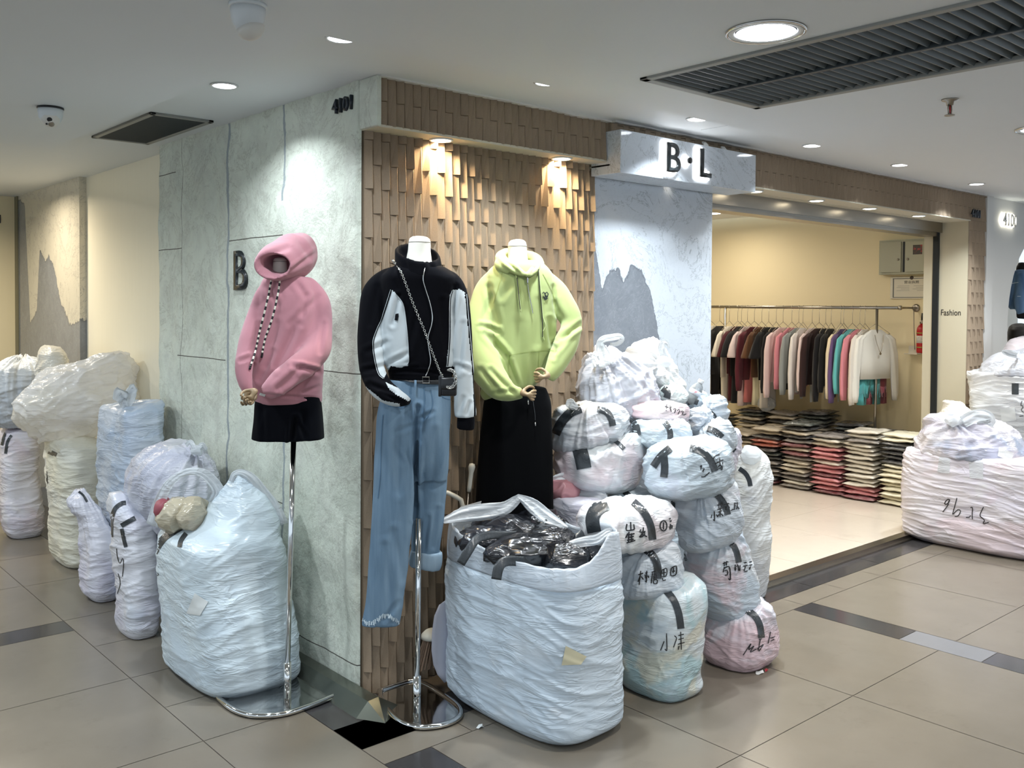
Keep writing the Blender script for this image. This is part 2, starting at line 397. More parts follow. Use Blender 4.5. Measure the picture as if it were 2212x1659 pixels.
# ------------------------------------------------------------------ stone wall (left of corner)
def grid(o, u, v, nu, nv, fn):
    vs = []; fs = []
    for j in range(nv + 1):
        for i in range(nu + 1): vs.append(fn(i / nu, j / nv))
    for j in range(nv):
        for i in range(nu): a = j * (nu + 1) + i; fs.append((a, a + 1, a + nu + 2, a + nu + 1))
    return vs, fs
def stone_fn(a, b):
    y = 2.22 * (1 - a); z = 2.6 * b
    n = noise.fractal(Vector((1, y * 2.2, z * 2.2)), 1.0, 2.1, 5) * .016 + abs(noise.noise(Vector((4, y * 5, z * 4)))) * .012
    e = min(1, y / .02, (2.22 - y) / .02)
    wob = noise.noise(Vector((3, 0, z * 9))) * .012
    if a >= .999: return (.0, 0.0, z)
    if a >= .99: return (-.012 - n * .5, .004 + abs(wob) * .4, z)
    if a <= .001: return (.02, 2.215 + wob, z)
    return (-.016 - n * e * .9, y + (wob if y > 2.1 else 0), z)
vs, fs = grid(None, 0, 0, 150, 170, stone_fn)
n0 = len(vs)
vs += [(.12, 2.2, 0), (.12, 2.2, 2.6), (.02, 2.215, 0), (.02, 2.215, 2.6)]; fs.append((n0, n0 + 2, n0 + 3, n0 + 1))
struct(mesh('wall_left', vs, fs, M['stone'], smooth=True))
# ------------------------------------------------------------------ relief tiles
def relief(mb, x0, x1, z0, z1, Y, w=.042, h=.205, first=0.0, d=1.0):
    n = round((x1 - x0) / w); w = (x1 - x0) / n
    for i in range(n):
        xa = x0 + i * w; xb = xa + w
        off = (0.0 if i % 2 else h * .5) + first; k = -2
        while True:
            za = z0 + off + k * h; zb = za + h; k += 1
            if za >= z1 - .004: break
            if zb <= z0 + .004: continue
            za2 = max(za, z0); zb2 = min(zb, z1)
            ph = (i % 4) / 4
            jt = random.uniform(-.002, .002) * d
            def face(z):
                u = (z - za) / h; k = 1 - u
                return ((xa + w * .04 * k, (.001 + .003 * k) * d), (xa + w * (.70 - .10 * k), (.012 + .018 * k) * d + jt), (xb - w * .10 * k - .0015, .0005))
            zt_ = zb2 - .0015; lo = face(za2); hi = face(zt_)
            mb.add([(x, Y - q, za2) for x, q in lo] + [(x, Y - q, zt_) for x, q in hi] + [(xa, Y, za2), (xb, Y, za2), (xb, Y, zt_), (xa, Y, zt_)],
                   [(0, 1, 4, 3), (1, 2, 5, 4), (6, 0, 3, 9), (2, 7, 8, 5), (6, 7, 2, 1, 0), (3, 4, 5, 8, 9)])
mb = MB(); mb.box((.012, .0, 0), (1.41, .1, 2.42)); relief(mb, .014, 1.405, 0, 2.4, 0)
struct(mb.build('wall_right', M['cork']))
mb = MB(); mb.box((.012, -.112, 2.402), (1.41, .0, 2.6)); relief(mb, .012, 1.41, 2.4, 2.597, -.112, h=.2, d=.85)
mb.box((1.38, -.14, 2.38), (5.9, -.0, 2.598)); relief(mb, 1.385, 5.9, 2.38, 2.59, -.14, h=.2, d=.7)
relief(mb, 5.6, 5.9, 0, 2.38, -.14, h=.2, d=.7); mb.box((5.62, -.14, 0), (5.9, 0, 2.4))
struct(mb.build('trim_4', M['cork']))
mb = MB()   # plastered end and underside of the frieze
mb.bbox((-.012, -.132, 2.395), (.012, .0, 2.6), .004); struct(mb.build('trim_5', M['stone']))
mb = MB(); mb.box((.0, -.128, 2.392), (1.41, .0, 2.402)); mb.box((1.36, -.15, 2.372), (5.61, .1, 2.38)); mb.box((1.41, -.0, 2.37), (5.9, .12, 2.59))
struct(mb.build('trim_6', mat_paint('soffit_plaster', 'c4beab')))
# ceiling edge filler, ragged
mb = MB()
for (xa, xb, Y) in ((.0, 1.38, -.145), (1.38, 5.9, -.168)):
    n = int((xb - xa) / .02)
    for i in range(n):
        a = xa + (xb - xa) * i / n; b = xa + (xb - xa) * (i + 1) / n; h = .006 + .008 * abs(noise.noise(Vector((a * 3.1, 1, 2))))
        mb.box((a, Y, 2.6 - h), (b, Y + .03, 2.6))
struct(mb.build('trim_7', M['white']))
# marble column and sign box
mb = MB(); mb.box((1.41, .0, 0), (2.41, .14, 2.38)); struct(mb.build('wall_middle', M['marble']))
# shop opening: header track, jamb, panel
mb = MB(); mb.box((2.41, .10, 2.26), (5.6, .22, 2.37)); mb.box((2.41, .07, 2.29), (5.6, .10, 2.37)); struct(mb.build('trim_8', M['steel']))
mb = MB(); mb.box((5.58, .09, 0.03), (5.6, .137, 2.30)); struct(mb.build('trim_9', M['darksteel']))
mb = MB(); mb.box((5.6, -.138, 0), (5.9, .215, 2.375)); mb.box((5.59, .135, .03), (5.6, .215, 2.26)); struct(mb.build('wall_jamb', M['beige']))
# shop interior
mb = MB(); mb.box((6.2, .1, 0), (6.3, 5.0, 2.75)); struct(mb.build('wall_shop_side', M['cream']))
mb = MB(); mb.box((1.3, 4.4, 0), (6.3, 4.5, 2.75)); struct(mb.build('wall_shop_back', M['cream']))
mb = MB(); mb.box((5.9, .24, 0), (6.2, .34, 2.7)); struct(mb.build('wall_shop_return', M['cream']))
mb = MB(); mb.box((1.3, .14, 0), (1.41, 4.5, 2.7)); mb.box((1.41, .14, 0), (2.4, .2, 2.7)); struct(mb.build('wall_shop_near', M['cream']))
mb = MB(); mb.box((1.3, .12, 2.6), (6.08, 4.5, 2.66)); struct(mb.build('ceiling', M['ceiling']))
# neighbouring shop 4100 on the right, front wall with arched window
def arch_wall():
    mb = MB(); pts = []; x0 = 6.44; cx = 7.25; r = cx - x0; zt = 1.55
    out = [(6.03, 0), (6.03, 2.6), (9.5, 2.6), (9.5, 0)]
    arc = [(cx - r * math.cos(PI * i / 24), zt + r * math.sin(PI * i / 24)) for i in range(25)]
    # strips between the arch and the outline
    Y = -.13
    mb.box((6.03, Y, 0), (x0, Y + .1, 2.6)); mb.box((cx + r, Y, 0), (9.5, Y + .1, 2.6))
    for i in range(24):
        (xa, za), (xb, zb) = arc[i], arc[i + 1]
        mb.add([(xa, Y, za), (xb, Y, zb), (xb, Y, 2.6), (xa, Y, 2.6), (xa, Y + .1, za), (xb, Y + .1, zb)], [(0, 1, 2, 3), (0, 4, 5, 1)])
    mb.box((x0, Y, 0), (cx + r, Y + .1, .5))
    mb.box((5.9, -.16, 0), (6.03, .0, 2.6))
    return mb
struct(arch_wall().build('wall_far_right', M['white']))
mb = MB(); mb.box((6.31, 1.1, 0), (10, 1.2, 2.6)); mb.box((6.31, -.0, 2.55), (10, 1.2, 2.6)); struct(mb.build('wall_neighbour_back', plain('bright_wall', 'efe6d6', .6)))
# left far side: cream luminous panel, marble pillar, end wall
t = NT('satin_cream_panel'); co = t.co('Object', (1, 60, 1)); n = t.noise(co, 3, 3)
t.bsdf(t.mix(n, 'e6dfc8', 'efe8d2'), .28, Normal=t.bump(n, .08, .002), Specular_IOR_Level=.5); M['panel'] = t.m
mb = MB(); mb.box((.10, 2.1, 0), (.2, 3.97, 2.6)); struct(mb.build('wall_panel', M['panel']))
mb = MB(); mb.box((.05, 3.95, 0), (.22, 5.66, 2.6)); struct(mb.build('wall_pillar', M['marble2']))
mb = MB(); mb.box((.04, 5.66, 0), (.2, 5.76, 2.6)); struct(mb.build('trim_10', plain('olive_strip', '6f6b55', .5)))
mb = MB(); mb.box((-4, 5.75, 0), (.05, 5.85, 2.6)); struct(mb.build('wall_end', M['cream']))
# ------------------------------------------------------------------ ceiling fixtures
def downlight(x, y, z, R, label, warm=False, group=None, seg=36):
    """recessed lamp: outer ring, inner cone, glowing lens"""
    t = empty('downlight', (x, y, z), label, 'ceiling light', group)
    MB().lathe([(R, 0), (R * 1.02, -.003), (R * .97, -.007), (R * .86, -.006), (R * .82, .0), (R * .84, .0)], (x, y, z), seg).build('trim_ring', M['whiteplastic'], t, True)
    lens = MB().lathe([(R * .80, -.0055), (R * .7, -.0065), (.001, -.0065)], (x, y, z), seg).build('lens', M['lampw'] if warm else M['lamp'], t, True)
    lens.visible_shadow = True
    return t
place = ['above the outer corner of the stone block', 'above the pink hoodie, beside the small dark vent', 'over the lit recess, left of the long vent',
         'directly above the backlit two-letter sign', 'just right of the square ceiling hatch', 'over the middle of the shop opening', 'farthest right, above the end of the brown tile frieze']
for (x, y), pl in zip(BAND_LIGHTS, place): downlight(x, y, 2.6, .058, 'round white band spotlight ' + pl, group='spotlights in the ceiling band')
lab = {(.49, -1.63): 'large round ceiling downlight with ribbed ring left of the long vent', (2.87, -1.63): 'large round ceiling downlight at the right edge of the photo'}
for x, y in MAIN_LIGHTS:
    k = (round(x, 2), y)
    if k in lab:
        t = downlight(x, y, 2.55, .118, lab[k], group='large mall downlights', seg=48)
        MB().tube([(x + .123 * math.cos(a * PI / 20), y + .123 * math.sin(a * PI / 20), 2.547) for a in range(40)], .005, 8, closed=True).build('outer_rim', M['chrome'], t, True)
    else:
        downlight(x, y, 2.55, .118, 'mall downlight, ' + ['outermost left', 'second from left', 'third from left', 'fourth from left', 'fifth from left', 'last right'][min(5, max(0, round((x + 4.27) / 2.38)))] + ' in the lamp row ' + {-1.63: 'nearest the shops', -4.05: 'behind the camera', -6.45: 'farthest behind the camera', .75: 'along the left aisle', 3.1: 'far down the left aisle'}[y], group='mall downlights out of frame')
for x, l in ((.37, 'warm recessed lamp under the frieze, above the black and white jacket'), (1.11, 'warm recessed lamp under the frieze, above the yellow-green hoodie')):
    downlight(x, -.06, 2.392, .052, l, True, 'warm lamps over the tiled recess')
nm = ['first from the marble sign box', 'second from the marble sign box', 'third from the marble sign box', 'fourth from the marble sign box', 'last one before the jamb panel']
for x, l in zip((2.0, 2.75, 3.45, 4.15, 4.9), nm): downlight(x, -.06, 2.372, .052, 'warm soffit lamp over the shop entrance, ' + l, True, 'warm lamps over the shop entrance')
for i, (x, y) in enumerate(SHOP_LIGHTS): downlight(x, y, 2.6, .1, 'warm round ceiling lamp inside the shop, ' + ['front left', 'front right', 'above the clothes rack', 'back left', 'back right'][i], True, 'lamps inside the shop')
# long air vent in the main ceiling: X .66..1.44, Y -3.6..-.95
M['ventdark'] = plain('dark_vent_paint', '30383c', .45); M['ventframe'] = plain('vent_frame', '8b8c88', .5)
v = empty('ceiling_vent', (1.05, -2.2, 2.55), 'long dark louvred air vent in the ceiling at upper right', 'air vent')
x0, x1, y0, y1 = .66, 1.44, -3.6, -.95
mb = MB()
for a, b in (((x0, y0, 2.54), (x0 + .035, y1, 2.56)), ((x1 - .035, y0, 2.54), (x1, y1, 2.56)), ((x0, y1 - .04, 2.54), (x1, y1, 2.56)), ((x0, y0, 2.54), (x1, y0 + .03, 2.56))): mb.bbox(a, b, .004)
mb.build('frame', M['ventframe'], v)
mb = MB(); mb.box((x0, y0, 2.66), (x1, y1, 2.68)); mb.box((x0, y0, 2.56), (x0 + .01, y1, 2.66)); mb.box((x1 - .01, y0, 2.56), (x1, y1, 2.66)); mb.box((x0, y1 - .01, 2.56), (x1, y1, 2.66))
mb.build('duct_box', M['ventdark'], v)
MB().bbox((1.04, y0 + .03, 2.542), (1.062, y1 - .04, 2.575), .003).build('centre_bar', M['ventdark'], v)
mb = MB(); n = 60
for i in range(n):
    y = y1 - .06 - i * (y1 - y0 - .1) / n
    for a, b in ((x0 + .035, 1.04), (1.062, x1 - .035)):
        mb.add([(a, y, 2.548), (b, y, 2.548), (b, y - .022, 2.585), (a, y - .022, 2.585), (a, y + .006, 2.549), (b, y + .006, 2.549), (b, y - .016, 2.587), (a, y - .016, 2.587)],
               [(0, 1, 2, 3), (4, 7, 6, 5), (0, 4, 5, 1), (1, 5, 6, 2), (2, 6, 7, 3), (3, 7, 4, 0)])
mb.build('louvre_slats', M['ventframe'] if 0 else plain('vent_slat', '5d676c', .4), v)
# small vent
v = empty('ceiling_vent', (-.25, 1.7, 2.6), 'small dark fine-slatted vent in the ceiling beside the stone wall', 'air vent')
mb = MB(); x0, x1, y0, y1 = -.42, -.10, 1.24, 2.14
for a, b in (((x0, y0, 2.588), (x0 + .028, y1, 2.601)), ((x1 - .028, y0, 2.588), (x1, y1, 2.601)), ((x0, y0, 2.588), (x1, y0 + .028, 2.601)), ((x0, y1 - .028, 2.588), (x1, y1, 2.601))): mb.bbox(a, b, .003)
mb.build('frame', M['ventframe'], v)
mb = MB(); mb.box((x0 + .02, y0 + .02, 2.5985), (x1 - .02, y1 - .02, 2.602))
mb.build('backing', M['ventdark'], v)
mb = MB(); y = y0 + .03
while y < y1 - .03:
    mb.add([(x0 + .028, y, 2.590), (x1 - .028, y, 2.590), (x1 - .028, y - .006, 2.598), (x0 + .028, y - .006, 2.598), (x0 + .028, y + .002, 2.590), (x1 - .028, y + .002, 2.590), (x1 - .028, y - .004, 2.598), (x0 + .028, y - .004, 2.598)],
           [(0, 1, 2, 3), (4, 7, 6, 5), (0, 4, 5, 1), (2, 6, 7, 3)]); y += .012
mb.build('slats', plain('vent_fine_slat', '23282a', .4), v)
# dome camera far left
def turret_cam(x, y, z, s, yaw, label, big=False):
    t = empty('security_camera', (x, y, z), label, 'security camera')
    if not big:
        MB().lathe([(.060 * s, 0), (.062 * s, -.006 * s), (.060 * s, -.010 * s)], (x, y, z), 32).build('mount_ring', M['black'], t, True)
        MB().lathe([(.059 * s, -.009 * s), (.058 * s, -.03 * s), (.054 * s, -.052 * s), (.046 * s, -.070 * s), (.030 * s, -.086 * s), (.012 * s, -.092 * s), (.001, -.093 * s)], (x, y, z), 36).build('housing', M['whiteplastic'], t, True)
        dr = (CL - Vector((x, y, z))); dr.z = 0; dr.normalize(); dr = (dr + Vector((0, 0, -.75))).normalized()
        side = Vector((0, 0, 1)).cross(dr).normalized(); up = dr.cross(side)
        c = Vector((x, y, z - .045 * s))
        MB().lathe([(.043 * s, 0), (.043 * s, .012 * s), (.038 * s, .024 * s), (.024 * s, .034 * s), (.001, .037 * s)], c + dr * .016 * s, 32, axis=dr).build('eyeball', M['offwhite'], t, True)
        for q, (a, b, r) in enumerate(((-.004, .010, .012), (.004, -.014, .014), (-.017, -.015, .005))):
            MB().lathe([(r * s, 0), (r * s, .006 * s), (r * .7 * s, .007 * s), (.001, .0071 * s)], c + dr * .046 * s + side * a * s + up * b * s, 20, axis=dr).build('lens', M['black'] if q != 1 else M['steel'], t, True)
    else:
        MB().lathe([(.078 * s, 0), (.078 * s, -.012 * s), (.074 * s, -.016 * s)], (x, y, z), 40).build('mount_ring', M['whiteplastic'], t, True)
        MB().lathe([(.072 * s, -.015 * s), (.071 * s, -.04 * s), (.064 * s, -.075 * s), (.05 * s, -.105 * s), (.03 * s, -.128 * s), (.012 * s, -.137 * s), (.001, -.139 * s)], (x, y, z), 40).build('housing', M['whiteplastic'], t, True)
        dr = Vector((.4, -.15, -1)).normalized(); c = Vector((x, y, z - .072 * s))
        MB().lathe([(.058 * s, 0), (.055 * s, .022 * s), (.046 * s, .04 * s), (.028 * s, .054 * s), (.01 * s, .059 * s), (.001, .06 * s)], c + dr * .015 * s, 36, axis=dr).build('eyeball', M['offwhite'], t, True)
    return t
turret_cam(-.88, 1.22, 2.55, .92, 0, 'white dome security camera on the ceiling at upper left')
turret_cam(-.865, -.75, 2.55, .72, 0, 'white bullet-shaped detector cut off by the top edge of the photo', True)
# sprinklers
def sprinkler(x, y, z, label, s=1.0, c=None):
    t = empty('sprinkler_head', (x, y, z), label, 'sprinkler')
    MB().lathe([(.030 * s, 0), (.028 * s, -.005 * s), (.014 * s, -.009 * s), (.012 * s, -.022 * s)], (x, y, z), 24).build('base', M['steel'], t, True)
    mb = MB()
    for k in (-1, 1): mb.tube([(x + k * .010 * s, y, z - .02 * s), (x + k * .014 * s, y, z - .035 * s), (x + k * .010 * s, y, z - .052 * s), (x, y, z - .056 * s)], .003 * s, 8)
    mb.build('yoke', M['steel'], t, True)
    MB().lathe([(.003 * s, -.052 * s), (.004 * s, -.04 * s), (.003 * s, -.022 * s)], (x, y, z), 12).build('glass_bulb', plain('red_bulb', 'b01818', .2), t, True)
    MB().lathe([(.018 * s, -.060 * s), (.018 * s, -.057 * s)], (x, y, z), 20).build('deflector', M['steel'], t, True)
sprinkler(1.90, -1.60, 2.55, 'silver sprinkler head with red bulb on the ceiling at right', 1.15)
sprinkler(3.62, .60, 2.60, 'small sprinkler head on the ceiling inside the shop'); 
# ------------------------------------------------------------------ numbers and signs
def sign_text(name, label, body, mat, origin, ux, uy, h, ex=.012, **k):
    o = text(body, name, mat, origin, ux, uy, h, None, ex, **k); tag(o, label, 'sign'); return o
navy = plain('navy_letter', '16212c', .35); blk = plain('charcoal_letter', '202527', .3)
sign_text('shop_number', 'dark raised number 4101 high on the stone wall near its corner', '4101', navy, (-.012, .115, 2.485), (0, -1, 0), (0, 0, 1), .062, .014, thick=.008)
sign_text('wall_letter', 'large dark raised letter B on the stone wall beside the pink hoodie', 'B', blk, (-.012, 1.10, 1.735), (0, -1, 0), (0, 0, 1), .20, .02, thick=.006)
sign_text('shop_number', 'small dark number 4101 at the far right end of the tile frieze', '4101', navy, (5.66, -.165, 2.40), (1, 0, 0), (0, 0, 1), .065, .012, thick=.01)
o = text('4', 'shop_number', blk, (-.20, 5.74, 2.40), (1, 0, 0), (0, 0, 1), .07, None, .008); bpy.data.objects.remove(o)
sign_text('shop_number', 'small dark number on the pale end wall at far left', '401', blk, (-.13, 5.745, 2.36), (1, 0, 0), (0, 0, 1), .075, .008)
sign_text('jamb_lettering', 'small black word Fashion on the beige jamb panel', 'Fashion', plain('print_black', '15171a', .5), (5.5985, -.01, 1.612), (0, -1, 0), (0, 0, 1), .048, .001, align='CENTER', xs=.78)
# backlit 4100
t = empty('shop_number', (6.36, -.14, 2.4), 'glowing white backlit number 4100 on the neighbouring shop', 'sign')
o = text('4100', 'letters', plain('white_letter', 'f2f0ea', .4), (6.37, -.155, 2.375), (1, 0, 0), (0, 0, 1), .105, t, .012, thick=.01)
o = text('4100', 'backlight', emis('halo_glow', 'fffbe8', 7), (6.37, -.140, 2.375), (1, 0, 0), (0, 0, 1), .110, t, .008, thick=.022)
# marble sign box with backlit B . L
sb = empty('sign_box', (1.9, -.11, 2.33), 'marble sign box with backlit black letters B dot L over the column', 'sign')
MB().bbox((1.36, -.222, 2.33), (2.52, -.02, 2.545), .003).build('box', M['marble3'], sb)
halo = emis('sign_halo', 'ffffff', 7)
Y = -.235
for s_, ox, wd in (('B', 1.73, 1), ('L', 2.0, 1)):
    text(s_, 'letter', blk, (ox, Y - .012, 2.364), (1, 0, 0), (0, 0, 1), .152, sb, .012, xs=1.0, thick=.012)
    text(s_, 'halo', halo, (ox, Y + .010, 2.355), (1, 0, 0), (0, 0, 1), .170, sb, .01, xs=1.0, thick=.075)
MB().lathe([(.016, 0), (.016, .012)], (1.868, Y - .012, 2.44), 24, axis=(0, -1, 0)).build('dot', blk, sb, True)
MB().lathe([(.028, 0), (.028, .01)], (1.868, Y + .010, 2.44), 24, axis=(0, -1, 0)).build('halo', halo, sb, True)
for px, py in ((1520, 312), (1560, 322)):
    p = ony(px, py, -.19)
    mb = MB()
    for k in range(5): mb.tube([p + Vector((.006 * k - .01, 0, .012)), p + Vector((.008 * k - .012, -.012, -.004)), p + Vector((.004 * k, -.006, -.022 - .004 * k))], .005, 6)
    tag(mb.build('peeling_tape', M['white'], None, True), 'scrap of peeling white tape above the marble sign, ' + ('left one' if px < 1540 else 'right one'), 'tape', 'peeling tape scraps')
# metal corner guard at the block's foot
g = MB(); c0 = (-.055, -.055)
def wedge(mb, a, b, n):
    a = Vector(a); b = Vector(b); n = Vector(n)
    prof = [(0, 0), (.105, 0), (.085, .02), (.05, .055), (.0, .06)]
    A = [a + n * q + Vector((0, 0, h)) for q, h in prof]; B = [b + n * q + Vector((0, 0, h)) for q, h in prof]; k = len(prof)
    mb.add(A + B, [tuple(range(k)), tuple(range(2 * k - 1, k - 1, -1))] + [(i, k + i, k + (i + 1) % k, (i + 1) % k) for i in range(k)])
wedge(g, (-.02, .55, 0), (-.02, -.17, 0), (-1, 0, 0)); 
mb = g; mb.add([(-.125, -.17, 0), (-.02, -.17, 0), (-.02, -.02, 0), (-.105, -.17, .02), (-.07, -.17, .055), (-.02, -.17, .06), (-.06, -.28, 0), (.08, -.2, 0)], [(0, 6, 3), (3, 6, 4), (4, 6, 5), (5, 6, 7)])
o = g.build('corner_guard', plain('grey_sheet_metal', '6d7168', .25, Metallic=.8)); tag(o, 'grey metal kick guard wedged along the foot of the stone corner', 'guard')
# ------------------------------------------------------------------ plastic sacks
FH = Vector((f_.x, f_.y, 0)).normalized(); RH = Vector((FH.y, -FH.x, 0))
def onplane(x, y, C):
    d = P(x, y, 1) - CL; C = Vector((C[0], C[1], 0)); q = CL.copy(); q.z = 0
    return CL + d * ((C - q).dot(FH) / Vector((d.x, d.y, 0)).dot(FH))
def mat_bag(name, base='dde3e8', tints=(), fine=1.0, rot=(0, .25, .2), rough=.3, tr=.0, scale=2.2, spec=.5):
    t = NT(name); co = t.co('Object')
    base = [min(.9, c * 1.0) for c in lin(base)[:3]]; a = t.mix(t.noise(co, 2.5, 4, .6), base, [c * .9 for c in base])
    for k, (c, amt, th) in enumerate(tints):
        mp = t.n('Mapping'); t.ln(co, mp.inputs[0]); mp.inputs['Location'].default_value = (k * 3.7 + 1, k * 1.3, 2.1 * k); mp.inputs['Scale'].default_value = (1, 1, 1.5)
        nn = t.noise(mp.outputs[0], scale + k * .6, 4, .55, .4)
        a = t.mix(t.ramp(nn, [(th, 0.0), (th + .1, amt)]), a, [q * .95 for q in lin(c)[:3]])
    mp = t.n('Mapping'); t.ln(co, mp.inputs[0]); mp.inputs['Rotation'].default_value = rot; mp.inputs['Scale'].default_value = (2.0, 2.0, 10)
    w1 = t.noise(mp.outputs[0], 1.5 * fine, 3, .5, 1.3)
    mp = t.n('Mapping'); t.ln(co, mp.inputs[0]); mp.inputs['Rotation'].default_value = (rot[0] + .5, rot[1] - .9, rot[2]); mp.inputs['Scale'].default_value = (3.5, 3.5, 14)
    w2 = t.noise(mp.outputs[0], 1.5 * fine, 2, .5, 1.6)
    h = t.math('ADD', t.ramp(w1, [(.36, 0.0), (.5, 1.0), (.64, 0.0)]), t.math('MULTIPLY', t.ramp(w2, [(.42, 0.0), (.5, 1.0), (.58, 0.0)]), .6))
    h = t.math('MULTIPLY', h, t.ramp(t.noise(co, 4, 3, .6), [(.38, .12), (.62, 1.0)]))
    b = t.bsdf(a, rough, Normal=t.bump(h, .42, .008), Specular_IOR_Level=spec)
    if tr:
        tp = t.n('BsdfTransparent'); tl = t.n('BsdfTranslucent'); t.ln(a, tl.inputs[0])
        m1 = t.n('MixShader', i={0: .3}); t.ln(b.outputs[0], m1.inputs[1]); t.ln(tl.outputs[0], m1.inputs[2])
        m2 = t.n('MixShader', i={0: tr}); t.ln(m1.outputs[0], m2.inputs[1]); t.ln(tp.outputs[0], m2.inputs[2]); t.ln(m2.outputs[0], t.out.inputs[0])
    return t.m
M['tape'] = None
t = NT('dark_grey_tape'); co = t.co('Object'); n = t.noise(co, 60, 4, .7, 1)
t.bsdf('34393d', t.math('ADD', t.math('MULTIPLY', n, .25), .1), Normal=t.bump(n, .5, .004)); M['tape'] = t.m
M['ink'] = plain('marker_ink', '15161a', .5)
M['film'] = mat_bag('clear_white_film', 'e6ebef', tr=.28, rough=.22)
M['film2'] = mat_bag('thin_clear_film', 'dfe6ea', tr=.55, rough=.15)
M['sticker'] = plain('paper_sticker', 'dfe3e2', .6)
M['stickery'] = plain('yellowed_sticker', 'd6d0b2', .6)
PINK = 'd9b9c0'; BLUE = 'b3c4d4'; TEAL = 'a3c6cc'; LILAC = 'c9c6da'; CREAM = 'e0dcc8'; GREYC = 'b4b9c4'
def ring_scale(a, b, n, yaw):
    best = 0; rx = RH.x * math.cos(yaw) + RH.y * math.sin(yaw); ry = -RH.x * math.sin(yaw) + RH.y * math.cos(yaw)
    for k in range(120):
        th = 2 * PI * k / 120; c, s = math.cos(th), math.sin(th)
        x = a * math.copysign(abs(c)**(2 / n), c); y = b * math.copysign(abs(s)**(2 / n), s)
        best = max(best, x * rx + y * ry)
    return best
def wrinkle(p, seed, amp, rot, fx, fz):
    cs, sn = math.cos(rot), math.sin(rot)
    h = p.x * RH.x + p.y * RH.y; g = p.x * FH.x + p.y * FH.y
    u = h * cs + p.z * sn; v = -h * sn + p.z * cs
    wv = noise.noise(Vector((u * 3 + seed, v * 3, g * 3))) * .05
    q = Vector((u * fx, (v + wv) * fz, g * fx + seed))
    r = max(0, 1 - abs(noise.noise(q)) * 3.6); r2 = max(0, 1 - abs(noise.noise(q * 2.0 + Vector((5, 3, 1)))) * 3.6)
    q3 = Vector((u * fx * 2.6 + 9, (v + wv * 1.5) * fz * 3.4, g * fx * 2 + seed)); r3 = max(0, 1 - abs(noise.noise(q3)) * 4)
    msk = max(0, .5 + 1.3 * noise.noise(Vector((h * 3, p.z * 3, seed))))
    return amp * (r * r * .42 + r2 * r2 * .42 + r3 * r3 * .36 * msk)
